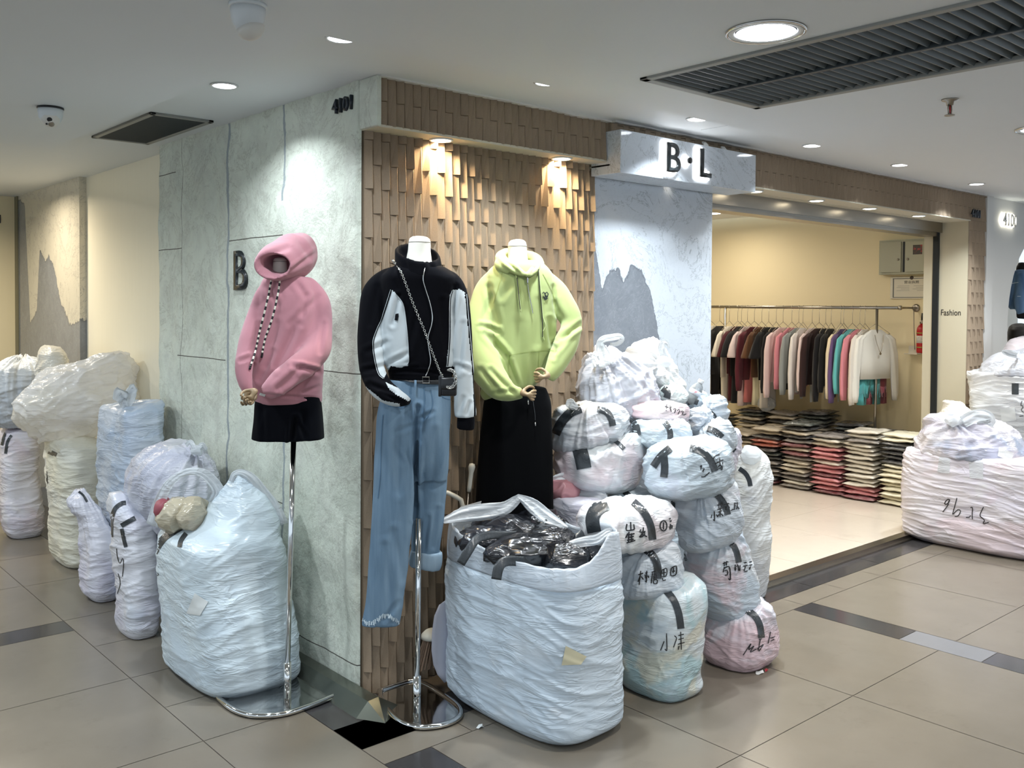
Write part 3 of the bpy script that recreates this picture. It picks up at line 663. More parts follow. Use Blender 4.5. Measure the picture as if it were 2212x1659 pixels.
def bag(name, label, rows, C, mat, yaw=0, ab=(1, 1), n=2.8, amp=.010, rot=.15, fx=2.2, fz=9, lump=.02, lf=4.5, knot=None, seed=None, NS=84, NR=None,
        cat='sack', group=None, tape=(), writes=(), stickers=(), open_top=False, topsq=1.0, zbase=None, dshift=None, ink_w=3.2, knotamp=.016, knotr=.34, knotn=11, parent=None, tw=None):
    """rows: (y, xl, xr) in photo pixels from top to bottom, on the vertical plane through C=(X,Y)"""
    seed = seed if seed is not None else random.uniform(0, 50)
    C = Vector((C[0], C[1], 0)); S = ring_scale(ab[0], ab[1], n, yaw)
    tab = []
    for row in rows:
        y, xl, xr = row[:3]; a = onplane(xl, y, C); b = onplane(xr, y, C); c = (a + b) / 2
        tab.append((-c.z, (c - C).dot(RH), (b - a).length / 2, row[3] if len(row) > 3 else 0))
    if zbase is not None: tab[-1] = (-zbase,) + tab[-1][1:]
    zt = -tab[0][0]; zb = -tab[-1][0]; H = zt - zb
    NS = int(NS * 2.0); NR = NR or max(24, int(H / .0062))
    vs = []; cy, sy = math.cos(yaw), math.sin(yaw)
    for j in range(NR + 1):
        t = j / NR; z = zt - H * t; off, w_, dd = interp(tab, -z)
        w_ = max(w_, .004); k = w_ / S
        for i in range(NS):
            th = 2 * PI * i / NS; c, s = math.cos(th), math.sin(th)
            x = ab[0] * k * math.copysign(abs(c)**(2 / n), c); y = ab[1] * k * math.copysign(abs(s)**(2 / n), s)
            fall = 1
            if zb < .05:
                # soft rounding at floor
                e = (z - zb); fall = 1 - .12 * (1 - min(1, e / .05))**2 * (0 if w_ < .02 else 1)
            vs.append(Vector((C.x + RH.x * off + FH.x * dd + (x * cy - y * sy) * fall, C.y + RH.y * off + FH.y * dd + (x * sy + y * cy) * fall, z)))
    fs = []
    for j in range(NR):
        for i in range(NS):
            i2 = (i + 1) % NS; fs.append((j * NS + i, (j + 1) * NS + i, (j + 1) * NS + i2, j * NS + i2))
    fs.append(tuple(NR * NS + i for i in range(NS))[::1][::-1])
    if not open_top: fs.append(tuple(range(NS)))
    me = bpy.data.meshes.new(name); me.from_pydata([tuple(v) for v in vs], [], fs); me.update()
    nm = [v.normal.copy() for v in me.vertices]
    if knot: K = onplane(knot[0], knot[1], C + FH * (knot[2] if len(knot) > 2 else 0)); ctr = C + RH * tab[len(tab) // 2][1] + Vector((0, 0, (zt + zb) / 2)); ax = (K - ctr).normalized(); e1 = ax.orthogonal().normalized(); e2 = ax.cross(e1)
    out = []
    for idx, v in enumerate(vs):
        j = idx // NS; z = v.z
        f = sstep(zb, zb + .06, z)
        d = wrinkle(v, seed, amp, rot, fx, fz) - amp * .3
        d += noise.noise(v * lf + Vector((seed, 0, 0))) * lump + noise.noise(v * lf * 2.3 + Vector((0, seed, 0))) * lump * .4
        q = v + nm[idx] * d * (f * .9 + .1)
        if knot:
            r = v - K; dist = r.length; ang = math.atan2(r.dot(e2), r.dot(e1))
            kk = max(0, 1 - dist / knotr)
            wv = noise.noise(Vector((ang * knotn / PI, seed, dist * 4))) + .6 * noise.noise(Vector((ang * knotn * 2.2 / PI, seed + 4, dist * 6)))
            q = q + nm[idx] * (wv * knotamp * kk**.7 * min(1, dist / .03))
        if z < zb + .02 and zb < .06: q.z = max(q.z, zb + .0)
        out.append(q)
    for v, q in zip(me.vertices, out): v.co = q - C - Vector((0, 0, zb))
    me.polygons.foreach_set('use_smooth', [True] * len(me.polygons)); me.materials.append(mat)
    o = bpy.data.objects.new(name, me); scn.collection.objects.link(o); o.location = (C.x, C.y, zb)
    if parent: attach(o, parent)
    else: tag(o, label, cat, group)
    surf = Surf(o)
    root = parent or o
    for tp in tape: surf.ribbon('tape', tp[0], tp[1], M['tape'], root, .0025)
    if writes:
        mb = MB()
        for st in writes: surf.ribbon_into(mb, st, ink_w, .003, 1)
        if mb.v: mb.build('handwriting', M['ink'], root)
    for st in stickers: surf.patch('paper_label', st[0], st[1] if len(st) > 1 else M['sticker'], root)
    o['surf'] = 0; del o['surf']
    SURF[o.name] = surf
    return o
SURF = {}
class Surf:
    def __init__(s, o):
        me = o.data; vs = [Vector(v.co) + Vector(o.location) for v in me.vertices]
        s.b = BVHTree.FromPolygons(vs, [tuple(p.vertices) for p in me.polygons])
    def hit(s, x, y, off=.003):
        d = (P(x, y, 1) - CL).normalized(); h = s.b.ray_cast(CL, d)
        if h[0] is None: return None
        nn = h[1] if h[1].dot(d) < 0 else -h[1]
        return h[0] + nn * off * .4 - d * off
    def ribbon_into(s, mb, pts, wpx, off=.003, K=2, taper=False):
        L = sum(math.dist(a[:2], b[:2]) for a, b in zip(pts, pts[1:])); n = max(3, int(L / 4))
        sp = spline([tuple(p[:2]) for p in pts], n) if len(pts) > 2 else [tuple(pts[0][k] + (pts[1][k] - pts[0][k]) * i / (n - 1) for k in (0, 1)) for i in range(n)]
        grid_ = []
        for i, (x, y) in enumerate(sp):
            a = sp[max(i - 1, 0)]; b = sp[min(i + 1, n - 1)]; l = math.dist(a, b) or 1; nx, ny = -(b[1] - a[1]) / l, (b[0] - a[0]) / l
            ww = wpx / 2
            grid_.append([s.hit(x + nx * ww * (2 * k / K - 1), y + ny * ww * (2 * k / K - 1), off) for k in range(K + 1)])
        vs = []; ids = {}; fs = []
        for i, row in enumerate(grid_):
            for k, p in enumerate(row):
                if p is not None: ids[(i, k)] = len(vs); vs.append(p)
        for i in range(n - 1):
            for k in range(K):
                q = [(i, k), (i + 1, k), (i + 1, k + 1), (i, k + 1)]
                if all(z in ids for z in q):
                    pp = [vs[ids[z]] for z in q]
                    if max((pp[0] - pp[2]).length, (pp[1] - pp[3]).length) < .06: fs.append(tuple(ids[z] for z in q))
        if fs: mb.add(vs, fs)
    def ribbon(s, name, pts, wpx, mat, parent, off=.003):
        mb = MB(); s.ribbon_into(mb, pts, wpx, off, 6)
        if mb.v:
            o = mb.build(name, mat, parent, True); return o
    def patch(s, name, quad, mat, parent, off=.003, N=8):
        vs = []; fs = []; ok = True
        for j in range(N + 1):
            for i in range(N + 1):
                u, v = i / N, j / N
                x = (quad[0][0] * (1 - u) + quad[1][0] * u) * (1 - v) + (quad[3][0] * (1 - u) + quad[2][0] * u) * v
                y = (quad[0][1] * (1 - u) + quad[1][1] * u) * (1 - v) + (quad[3][1] * (1 - u) + quad[2][1] * u) * v
                p = s.hit(x, y, off)
                if p is None: return None
                vs.append(p)
        for j in range(N):
            for i in range(N): a = j * (N + 1) + i; fs.append((a, a + 1, a + N + 2, a + N + 1))
        return mesh(name, vs, fs, mat, parent, True)
def cv(pts, ox, oy, s): return [[(ox + x / s, oy + y / s) for x, y in st] for st in pts]
def circ(cx, cy, rx, ry): return [(cx + rx * math.cos(a * PI / 8), cy + ry * math.sin(a * PI / 8)) for a in range(17)]
def strap(name, pts, w, th, mat, parent, seg=32):
    """flattened film handle through world points; w = list of half widths"""
    mb = MB(); n = len(pts); rings = []
    for i, p in enumerate(pts):
        t = (pts[min(i + 1, n - 1)] - pts[max(i - 1, 0)]).normalized(); b = FH.copy() * .35 + t.cross(FH); b = (b - t * b.dot(t)).normalized(); c = t.cross(b)
        wd = w[i] if isinstance(w, (list, tuple)) else w
        sd_ = pts[0].x * 9; rings += [p + b * math.cos(2 * PI * k / seg) * wd + c * (math.sin(2 * PI * k / seg) * th * .35 + wd * (.42 * noise.noise(Vector((math.cos(2 * PI * k / seg) * 3.2, i * .12, sd_))) + .22 * noise.noise(Vector((math.cos(2 * PI * k / seg) * 8, i * .2, sd_ + 3))))) for k in range(seg)]
    fs = [(i * seg + k, i * seg + (k + 1) % seg, (i + 1) * seg + (k + 1) % seg, (i + 1) * seg + k) for i in range(n - 1) for k in range(seg)]
    fs += [tuple(range(seg))[::-1], tuple((n - 1) * seg + k for k in range(seg))]
    mb.add(rings, fs); return mb.build(name, mat, parent, True)
def loop(parent, pts, C, w, mat, name='handle', th=.006, n=26):
    sp = spline([tuple(onplane(p[0], p[1], Vector((C[0], C[1], 0)) + FH * (p[2] if len(p) > 2 else 0))) for p in pts], n)
    ws = w if not isinstance(w, (list, tuple)) else [v[0] for v in spline([(q,) for q in w], n)]
    return strap(name, [Vector(p) for p in sp], ws, th, mat, parent)
def lump(name, x, y, C, rx, ry, rz, mat, parent, seed=0, amp=.02, dz=0, rot=0):
    """crumpled soft bundle"""
    c = onplane(x, y, Vector((C[0], C[1], 0)) + FH * dz)
    bm = bmesh.new(); bmesh.ops.create_icosphere(bm, subdivisions=5, radius=1)
    for v in bm.verts:
        p = v.co.copy(); q = c + RH * p.x * rx + FH * p.y * ry + Vector((0, 0, p.z * rz)) + RH * p.z * rot * rz
        d = max(0, 1 - abs(noise.noise(q * 9 + Vector((seed, 0, 0)))) * 3)**2 * amp + noise.noise(q * 5 + Vector((0, seed, 0))) * amp * 1.4 + max(0, 1 - abs(noise.noise(q * 21 + Vector((seed, 3, 0)))) * 3)**2 * amp * .4
        v.co = q + (RH * p.x + FH * p.y + Vector((0, 0, p.z))) * d
    me = bpy.data.meshes.new(name); bm.to_mesh(me); bm.free(); me.materials.append(mat)
    me.polygons.foreach_set('use_smooth', [True] * len(me.polygons))
    if parent is None:
        for v in me.vertices: v.co = v.co - c
    o = bpy.data.objects.new(name, me); scn.collection.objects.link(o)
    if parent: attach(o, parent)
    else: o.location = c
    return o
# ---------------- left group
mb1 = mat_bag('white_sack_film', 'd2e0e8', [(BLUE, .35, .55)], rot=(0, -.5, .3), fine=1.0)
C1 = (-.28, .60)
b = bag('plastic_sack', 'bulging white carrier sack at the foot of the stone wall, front of the left row', [(1022, 498, 532), (1045, 484, 556), (1075, 455, 588), (1105, 435, 604), (1130, 405, 612), (1147, 350, 616), (1165, 325, 620), (1230, 322, 630), (1320, 328, 648), (1400, 332, 658), (1441, 338, 660)],
        C1, mb1, ab=(.20, .31), n=3.8, amp=.010, rot=.42, lump=.014, seed=3, zbase=.003,
        tape=[([(326, 1228), (333, 1195), (352, 1165), (375, 1148), (392, 1138)], 15), ([(402, 1152), (391, 1168), (388, 1182)], 10)],
        writes=cv([[(640, 620), (675, 618), (650, 640), (672, 665), (655, 675)], [(655, 740), (672, 755), (650, 770), (672, 790)], [(655, 840), (645, 860), (675, 850), (665, 885)], [(672, 830), (678, 880)], [(650, 925), (665, 945)]], 100, 1000, 2.765), ink_w=1.6,
        stickers=[([(421, 1281), (450, 1300), (432, 1330), (403, 1325)],), ([(460, 1497), (500, 1497), (500, 1516), (460, 1516)],)])
loop(b, [(328, 1135), (340, 1095), (362, 1050), (392, 1024), (422, 1018), (450, 1030), (472, 1060), (462, 1088)], C1, [.035, .03, .024, .017, .018, .022, .026, .03], M['film'])
loop(b, [(500, 1040, -.03), (505, 1026, -.03), (522, 1021, -.03), (545, 1035, -.03), (568, 1065, -.03), (590, 1095, -.04), (606, 1135, -.06)], C1, [.014, .015, .016, .022, .026, .03, .035], M['film'])
cm = mat_bag('beige_goods_in_film', 'b9b09a', [('a88f80', .6, .5)], rough=.18)
lump('packed_goods', 378, 1112, C1, .075, .08, .07, cm, b, 1, .012); lump('packed_goods', 420, 1108, C1, .06, .10, .075, cm, b, 2, .014)
lump('packed_goods', 352, 1098, C1, .03, .05, .045, plain('red_goods', '8d4650', .5), b, 5, .008)
m2 = mat_bag('lilac_white_film', 'dcdde4', [(LILAC, .5, .5), (BLUE, .3, .56)], rot=(0, .2, .3))
C2 = (-.46, 1.42)
b = bag('plastic_sack', 'white taped sack second in the left row, with two dark tape strips', [(1068, 236, 268), (1080, 232, 290), (1098, 230, 318), (1112, 231, 345), (1150, 231, 350), (1250, 236, 352), (1330, 240, 350), (1352, 246, 350)],
        C2, m2, ab=(.16, .28), n=3, amp=.012, rot=.3, zbase=.003, seed=9,
        tape=[([(240, 1160), (241, 1125), (248, 1100), (262, 1088), (272, 1086)], 9), ([(262, 1136), (275, 1128), (292, 1119)], 10), ([(263, 1142), (267, 1162), (272, 1182)], 8)],
        writes=cv([[(420, 510), (425, 560), (440, 600), (455, 570), (462, 600), (455, 680)], [(385, 700), (395, 760), (390, 800)], [(405, 690), (415, 760), (410, 830)], [(430, 660), (442, 720), (425, 780)]], 100, 1000, 2.765), ink_w=1.5)
C3 = (-.42, 2.12)
b = bag('plastic_sack', 'slim white sack standing third in the left row, top twisted upright', [(1058, 165, 182), (1070, 155, 190), (1085, 146, 200), (1100, 150, 215), (1120, 160, 235), (1180, 163, 262), (1270, 172, 265), (1286, 182, 262)],
        C3, mat_bag('lilac_film', 'dcdce6', [(LILAC, .6, .48)], rot=(0, .1, .1)), ab=(.15, .24), n=2.8, amp=.012, rot=.1, knot=(172, 1075), zbase=.003, seed=11, tape=[([(170, 1062), (180, 1070), (188, 1084)], 5)])
C4 = (-.34, 3.05)
b = bag('plastic_sack', 'tall cream-white sack in the left row with loose film billowing on top', [(932, 100, 185), (945, 88, 215), (960, 84, 235), (1000, 84, 240), (1080, 90, 240), (1150, 95, 240), (1215, 105, 240)],
        C4, mat_bag('cream_film', 'dedccf', [(CREAM, .8, .45)], rot=(0, .15, .2), fine=1.2), ab=(.22, .38), n=3, amp=.013, rot=.12, zbase=.003, seed=15,
        tape=[([(92, 958), (95, 972)], 7), ([(105, 975), (122, 983)], 10)], writes=cv([[(310, 1020), (300, 1050), (325, 1045), (310, 1075)], [(330, 1030), (315, 1060), (330, 1085)], [(320, 1005), (325, 1090)]], 0, 700, 3.16), ink_w=1.3)
bag('loose_film_top', None, [(757, 225, 262), (762, 208, 276), (775, 186, 282), (795, 130, 282), (815, 95, 276), (835, 75, 278), (860, 55, 286), (890, 50, 272), (915, 60, 230), (940, 85, 205), (952, 90, 160)],
    C4, mat_bag('billowing_film', 'ffffff', [(CREAM, .3, .5)], tr=.22, rough=.2, rot=(0, .7, .3)), ab=(1, .8), n=2.1, amp=.035, rot=.5, fx=3.2, fz=6, lump=.03, lf=3, seed=21, parent=b, knot=(90, 945), knotamp=.03, knotr=.6)
C5 = (-.22, 2.12)
b = bag('plastic_sack', 'tall squared blue-grey sack with tied ears leaning on the stone wall', [(862, 335, 352), (868, 300, 362), (878, 215, 368), (895, 194, 370), (930, 190, 371), (1000, 188, 370), (1100, 188, 368), (1200, 188, 366), (1275, 190, 366)],
        C5, mat_bag('blue_grey_contents_film', 'c2ccd9', [('a9b9cd', .8, .42), ('d6dde6', .4, .56)], rot=(0, .1, .2)), ab=(.13, .30), n=4.2, amp=.011, rot=.1, knot=(272, 872), knotr=.5, zbase=.003, seed=25)
for pts, ww in (([(272, 885, -.06), (262, 862, -.06), (262, 850, -.08), (250, 866, -.09)], [.02, .03, .045, .02]), ([(272, 885, -.06), (280, 855, -.05), (288, 838, -.05), (276, 850, -.06)], [.02, .04, .03, .01])): loop(b, pts, C5, ww, M['film'], 'tied_ear')
C6 = (-.30, 1.33)
b = bag('plastic_sack', 'round grey sack knotted at upper right, wedged between the taller sacks', [(955, 345, 400), (962, 315, 432), (978, 292, 455), (1000, 274, 468), (1030, 264, 477), (1065, 264, 480), (1100, 275, 478), (1130, 300, 470), (1200, 380, 460), (1312, 385, 455)],
        C6, mat_bag('grey_lilac_film', 'cdcfd8', [('b3b6c6', .8, .45)], rot=(0, .6, .2)), ab=(.68, 1), n=2.3, amp=.009, rot=.5, knot=(424, 972, -.08), knotamp=.02, knotr=.55, knotn=16, zbase=.003, seed=30)
lump('knot', 424, 974, C6, .03, .03, .022, M['film'], b, 3, .01, dz=-.17)
loop(b, [(402, 962, -.17), (412, 955, -.18), (424, 972, -.19), (436, 960, -.18), (445, 972, -.17)], C6, .012, M['film'], 'tied_ear')
C7 = (-.35, 3.95)
b = bag('plastic_sack', 'lilac-white sack at the far left standing on the floor, cut by the photo edge', [(925, 10, 70), (935, -5, 78), (960, -8, 84), (1050, -6, 90), (1120, 0, 95), (1178, 10, 95)],
        C7, mat_bag('lilac_film_b', 'dcdbe2', [(PINK, .35, .5), (LILAC, .4, .52)], rot=(0, .1, .2)), ab=(.24, .3), n=3, amp=.012, rot=.1, zbase=.003, seed=33, tape=[([(12, 980), (16, 955), (25, 940)], 6), ([(4, 962), (8, 945), (12, 935)], 6)])
b = bag('plastic_sack', 'knotted grey see-through sack lying on the far left standing sack', [(772, 40, 62), (780, 18, 90), (795, -10, 108), (830, -18, 112), (870, -15, 100), (905, -8, 80), (922, 5, 62)],
        (-.35, 3.9), mat_bag('grey_seethrough', 'd3d7da', [('b4bdc8', .8, .44)], rot=(0, .4, .2), rough=.2), ab=(1, .8), n=2.3, amp=.014, rot=.3, knot=(50, 775), knotr=.6, knotamp=.03, seed=35)
b = bag('plastic_sack', 'dull white sack heaped against the marble pillar at far left', [(747, 95, 118), (752, 85, 135), (768, 75, 152), (800, 70, 160), (850, 80, 160), (950, 100, 150), (1175, 110, 150)],
        (-.25, 3.55), mat_bag('dull_white_film', 'd3d0c6', rot=(0, .5, .2)), ab=(.6, 1), n=2.5, amp=.015, rot=.5, seed=37, zbase=.003)
MB().bbox((-.75, 4.6, 0), (-.45, 5.0, .22), .02).build('dark_box', M['darksteel']).__setitem__('label', 'dark low box on the floor at the extreme left edge')
bpy.data.objects['dark_box']['category'] = 'box'
# ---------------- right pile
CB = (.49, -.58)
bm1 = mat_bag('big_white_film', 'd0deea', [(BLUE, .3, .5), ('e6e9ec', .4, .58)], rot=(0, .35, .2), fine=.9)
bg = bag('plastic_sack', 'biggest white sack in front, open at the top and full of dark packed clothes', [(1205, 985, 1300), (1212, 972, 1322), (1235, 962, 1330), (1300, 960, 1334), (1400, 961, 1336), (1500, 965, 1338), (1531, 972, 1338)],
         CB, bm1, ab=(.235, .40), n=3.6, amp=.011, rot=-.28, lump=.012, seed=41, zbase=.003, NS=120,
         stickers=[([(1222, 1395), (1267, 1418), (1255, 1435), (1213, 1437)], M['stickery'])])
def rim(zf, z0=.60, out=1.0):
    S_ = ring_scale(.235, .40, 3.6, 0); wpx = onplane(1334, 1300, CB) - onplane(960, 1300, CB); k = wpx.length / 2 / S_
    cc = (onplane(1334, 1300, CB) + onplane(960, 1300, CB)) / 2; vs = []; N = 120; NRr = 10
    for j in range(NRr + 1):
        for i in range(N):
            th = 2 * PI * i / N; c, s = math.cos(th), math.sin(th); q = 1 + .004
            x = .235 * k * math.copysign(abs(c)**(2 / 3.6), c); y = .40 * k * math.copysign(abs(s)**(2 / 3.6), s)
            zt = zf(cc.x + x, cc.y + y, th); t = j / NRr; z = z0 + (zt - z0) * t
            pull = 1.0 + .0 * t - .05 * t * t + .02 * noise.noise(Vector((x * 14, y * 14, z * 6))) * t + .012 * math.sin(th * 23) * t
            vs.append((cc.x + x * pull, cc.y + y * pull, z))
    fs = [(j * N + i, j * N + (i + 1) % N, (j + 1) * N + (i + 1) % N, (j + 1) * N + i) for j in range(NRr) for i in range(N)]
    return vs, fs, cc
def zrim(x, y, th):
    back = (Vector((x - CB[0], y - CB[1], 0))).dot(FH) / .4
    rgt = (Vector((x - CB[0], y - CB[1], 0))).dot(RH) / .35
    return .685 + .10 * sstep(-.2, 1, back) + .03 * (1 - sstep(-1, -.4, rgt)) + .10 * math.exp(-((rgt - .85) / .22)**2) * (1 if back < .5 else .3) + .012 * noise.noise(Vector((x * 8, y * 8, 1)))
vs, fs, cc = rim(zrim)
o = mesh('rim_film', vs, fs, mat_bag('rim_film_white', 'd9e1e9', tr=.12, rot=(0, .6, .1)), bg, True)
so = o.modifiers.new('s', 'SOLIDIFY'); so.thickness = .0012
dk = mat_bag('dark_clothes_in_film', '25272d', [('101216', .9, .42), ('454850', .4, .6)], rough=.24, spec=.5)
for k, (x, y, rx, ry, rz, dz) in enumerate(((1040, 1165, .10, .10, .05, .05), (1110, 1150, .12, .10, .07, .10), (1190, 1165, .10, .10, .05, .0), (1130, 1190, .12, .12, .055, -.08), (1215, 1205, .10, .10, .055, -.12), (1270, 1200, .07, .08, .05, -.05), (1060, 1135, .09, .08, .06, .18), (1160, 1130, .12, .09, .05, .2), (1085, 1195, .08, .08, .04, -.12))):
    lump('packed_clothes', x, y, CB, rx, ry, rz, dk, bg, 60 + k, .013, dz)
fl1 = [(960, 1122, 0), (1010, 1118, .05), (1060, 1120, .05), (1110, 1108, .05), (1150, 1092, .05), (1175, 1110, .05)]
loop(bg, [(958, 1125, .0), (1000, 1112, .1), (1050, 1105, .12), (1090, 1098, .12), (1115, 1080, .12), (1122, 1074, .12), (1150, 1092, .12), (1185, 1120, .1), (1225, 1142, .05)], CB, [.012, .03, .035, .028, .02, .012, .03, .03, .012], M['film'], 'handle')
loop(bg, [(1190, 1240, -.2), (1205, 1215, -.2), (1230, 1180, -.15), (1262, 1170, -.1), (1290, 1165, -.1), (1316, 1148, -.08), (1322, 1170, -.08), (1318, 1215, -.1)], CB, [.02, .022, .016, .02, .02, .015, .03, .02], M['film'], 'handle')
def tapes3(name, pts, w, parent, mat=None):
    sp = spline([tuple(p) for p in pts], 24); mb = MB(); vs = []
    for i, p in enumerate(sp):
        p = Vector(p); t = (Vector(sp[min(i + 1, 23)]) - Vector(sp[max(i - 1, 0)])).normalized(); vw = (CL - p).normalized(); b = t.cross(vw).normalized()
        for k in range(5): vs.append(p + b * w * (k / 2 - 1) + vw * .004 * math.sin(i * .9 + k))
    fs = [(i * 5 + k, i * 5 + k + 1, i * 5 + k + 6, i * 5 + k + 5) for i in range(23) for k in range(4)]
    o = mb.add(vs, fs).build(name, mat or M['tape'], parent, True); s_ = o.modifiers.new('s', 'SOLIDIFY'); s_.thickness = .001; return o
def pl(x, y, dz): return onplane(x, y, Vector((CB[0], CB[1], 0)) + FH * dz)
tapes3('tape', [pl(995, 1218, -.27), pl(1012, 1190, -.26), pl(1030, 1165, -.22), pl(1060, 1156, -.1), pl(1110, 1156, 0), pl(1150, 1150, .05), pl(1185, 1128, .1)], .017, bg)
tapes3('tape', [pl(1072, 1252, -.34), pl(1078, 1225, -.33), pl(1095, 1212, -.30), pl(1140, 1212, -.2), pl(1190, 1200, -.1), pl(1230, 1175, -.0), pl(1262, 1152, .05)], .019, bg)
pm = lambda nm, base, tn, **k: mat_bag(nm, base, tn, **k)
# bottom row
C = (.97, -.70)
b = bag('plastic_sack', 'tall see-through sack with teal and cream goods right of the biggest sack', [(1238, 1490, 1500), (1250, 1400, 1512), (1262, 1352, 1518), (1280, 1336, 1522), (1340, 1334, 1523), (1420, 1335, 1521), (1485, 1337, 1517)],
        C, pm('teal_cream_contents', 'cfd8dc', [(TEAL, .75, .46), (CREAM, .7, .5), (BLUE, .4, .56)], rough=.22, rot=(0, 1.2, .2), scale=3.2), ab=(.20, .24), n=3.4, amp=.011, rot=1.0, fx=3, fz=7, zbase=.003, seed=51,
        tape=[([(1438, 1275), (1455, 1296), (1466, 1325), (1471, 1358)], 15), ([(1408, 1268), (1422, 1285)], 14)],
        writes=cv([[(710, 1090), (712, 1150), (712, 1200), (700, 1190)], [(695, 1140), (672, 1200)], [(760, 1105), (775, 1120), (765, 1150), (755, 1180)], [(800, 1080), (805, 1195)], [(785, 1105), (820, 1095)], [(785, 1130), (820, 1120)], [(782, 1160), (825, 1148)], [(790, 1170), (785, 1195)]], 1200, 1000, 2.962), ink_w=2)
C = (1.47, -.72)
b = bag('plastic_sack', 'squat pink-tinted sack at the bottom right of the pile, on the floor', [(1293, 1625, 1650), (1300, 1590, 1664), (1315, 1540, 1672), (1340, 1520, 1676), (1380, 1516, 1677), (1425, 1518, 1673)],
        C, pm('pink_grey_contents', 'd5d3dc', [(PINK, .8, .44), (GREYC, .5, .54)], rough=.22, rot=(0, -.5, .2), scale=3), ab=(.20, .19), n=3, amp=.012, rot=-.4, zbase=.003, seed=53, knot=(1598, 1322, -.05),
        tape=[([(1608, 1317), (1628, 1328), (1641, 1350), (1645, 1378)], 14)],
        writes=cv([[(1200, 1230), (1250, 1155), (1235, 1195), (1270, 1170), (1245, 1210), (1285, 1190)], [(1300, 1130), (1320, 1125)], [(1310, 1130), (1295, 1200)], [(1290, 1190), (1330, 1160), (1300, 1205)], [(1360, 1155), (1375, 1080), (1370, 1120), (1405, 1110)], [(1375, 1140), (1400, 1128)]], 1200, 1000, 2.962), ink_w=1.9)
C = (2.35, -.17)
b = bag('plastic_sack', 'tall narrow white sack behind the pile, beside the shop threshold', [(968, 1610, 1632), (978, 1596, 1645), (992, 1588, 1656), (1010, 1584, 1661), (1100, 1582, 1663), (1200, 1584, 1662), (1272, 1586, 1656)],
        C, pm('tall_white_contents', 'd3d6d6', [(GREYC, .5, .48), (CREAM, .3, .54)], rot=(0, .9, .2)), ab=(.16, .16), n=3, amp=.010, rot=.9, zbase=.003, seed=55,
        tape=[([(1597, 1012), (1610, 1022), (1618, 1036), (1621, 1050)], 10)])
lump('packed_goods', 1622, 985, C, .05, .06, .05, M['film'], b, 8, .01, dz=-.05)
o = bpy.data.objects.new('tmp', None)
# stacked sacks
C = (1.32, -.60)
bag('plastic_sack', 'grey and pink sack on the right side, standing on the pink-tinted floor sack', [(1138, 1580, 1602), (1150, 1530, 1610), (1168, 1482, 1616), (1200, 1474, 1624), (1250, 1478, 1632), (1300, 1500, 1640), (1325, 1520, 1632), (1336, 1530, 1590)],
    C, pm('grey_pink_a', 'ccd3da', [(BLUE, .6, .46), (PINK, .6, .54)], rough=.22, rot=(0, -.6, .2), scale=2.8), ab=(.20, .20), n=2.8, amp=.012, rot=-.5, seed=57, knot=(1560, 1160, -.1),
    tape=[([(1557, 1158), (1578, 1170), (1590, 1190), (1596, 1215)], 13), ([(1474, 1198), (1480, 1212)], 12)],
    writes=cv([[(1070, 645), (1105, 632)], [(1080, 632), (1080, 660)], [(1095, 628), (1093, 655)], [(1080, 665), (1072, 700)], [(1078, 675), (1112, 665), (1118, 745), (1105, 738)], [(1082, 690), (1100, 686), (1100, 715), (1084, 718)], [(1150, 650), (1148, 690), (1165, 650), (1172, 690)], [(1180, 655), (1178, 690)], [(1205, 640), (1222, 636)], [(1200, 662), (1228, 655)], [(1215, 662), (1205, 695), (1228, 690)], [(1240, 635), (1255, 630)], [(1238, 655), (1258, 650)], [(1250, 652), (1240, 682)]], 1200, 1000, 2.962), ink_w=2.4)
C = (1.22, -.62)
bag('plastic_sack', 'sack with white base band and ink writing, second from top in the right column', [(1040, 1545, 1585), (1047, 1500, 1594), (1062, 1462, 1600), (1090, 1453, 1604), (1125, 1454, 1607), (1155, 1458, 1600), (1178, 1464, 1570), (1190, 1480, 1530)],
    C, pm('blue_pink_b', 'd5dbe2', [(BLUE, .5, .5), (PINK, .4, .58)], rot=(0, -.5, .2)), ab=(.20, .18), n=2.8, amp=.012, rot=-.35, seed=59, knot=(1515, 1055, -.1),
    tape=[([(1532, 1056), (1552, 1072), (1566, 1092), (1572, 1112)], 14), ([(1440, 1080), (1450, 1085), (1452, 1108)], 14)],
    writes=cv([[(1000, 330), (995, 352)], [(1015, 308), (1018, 368), (1008, 360)], [(1028, 330), (1040, 345)], [(1035, 270), (1070, 262)], [(1045, 255), (1045, 290)], [(1060, 250), (1058, 285)], [(1035, 300), (1075, 285)], [(1055, 285), (1052, 345)], [(1040, 315), (1065, 305)], [(1045, 330), (1035, 345)], [(1060, 325), (1072, 340)], [(1080, 265), (1110, 258)], [(1098, 262), (1090, 300)], [(1085, 282), (1110, 275), (1108, 300)], [(1120, 305), (1140, 295)], [(1145, 255), (1145, 300)], [(1145, 255), (1158, 262), (1148, 275)], [(1160, 250), (1165, 270), (1155, 298)], [(1158, 270), (1175, 295)]], 1200, 1000, 2.962), ink_w=2.2)
C = (1.12, -.60)
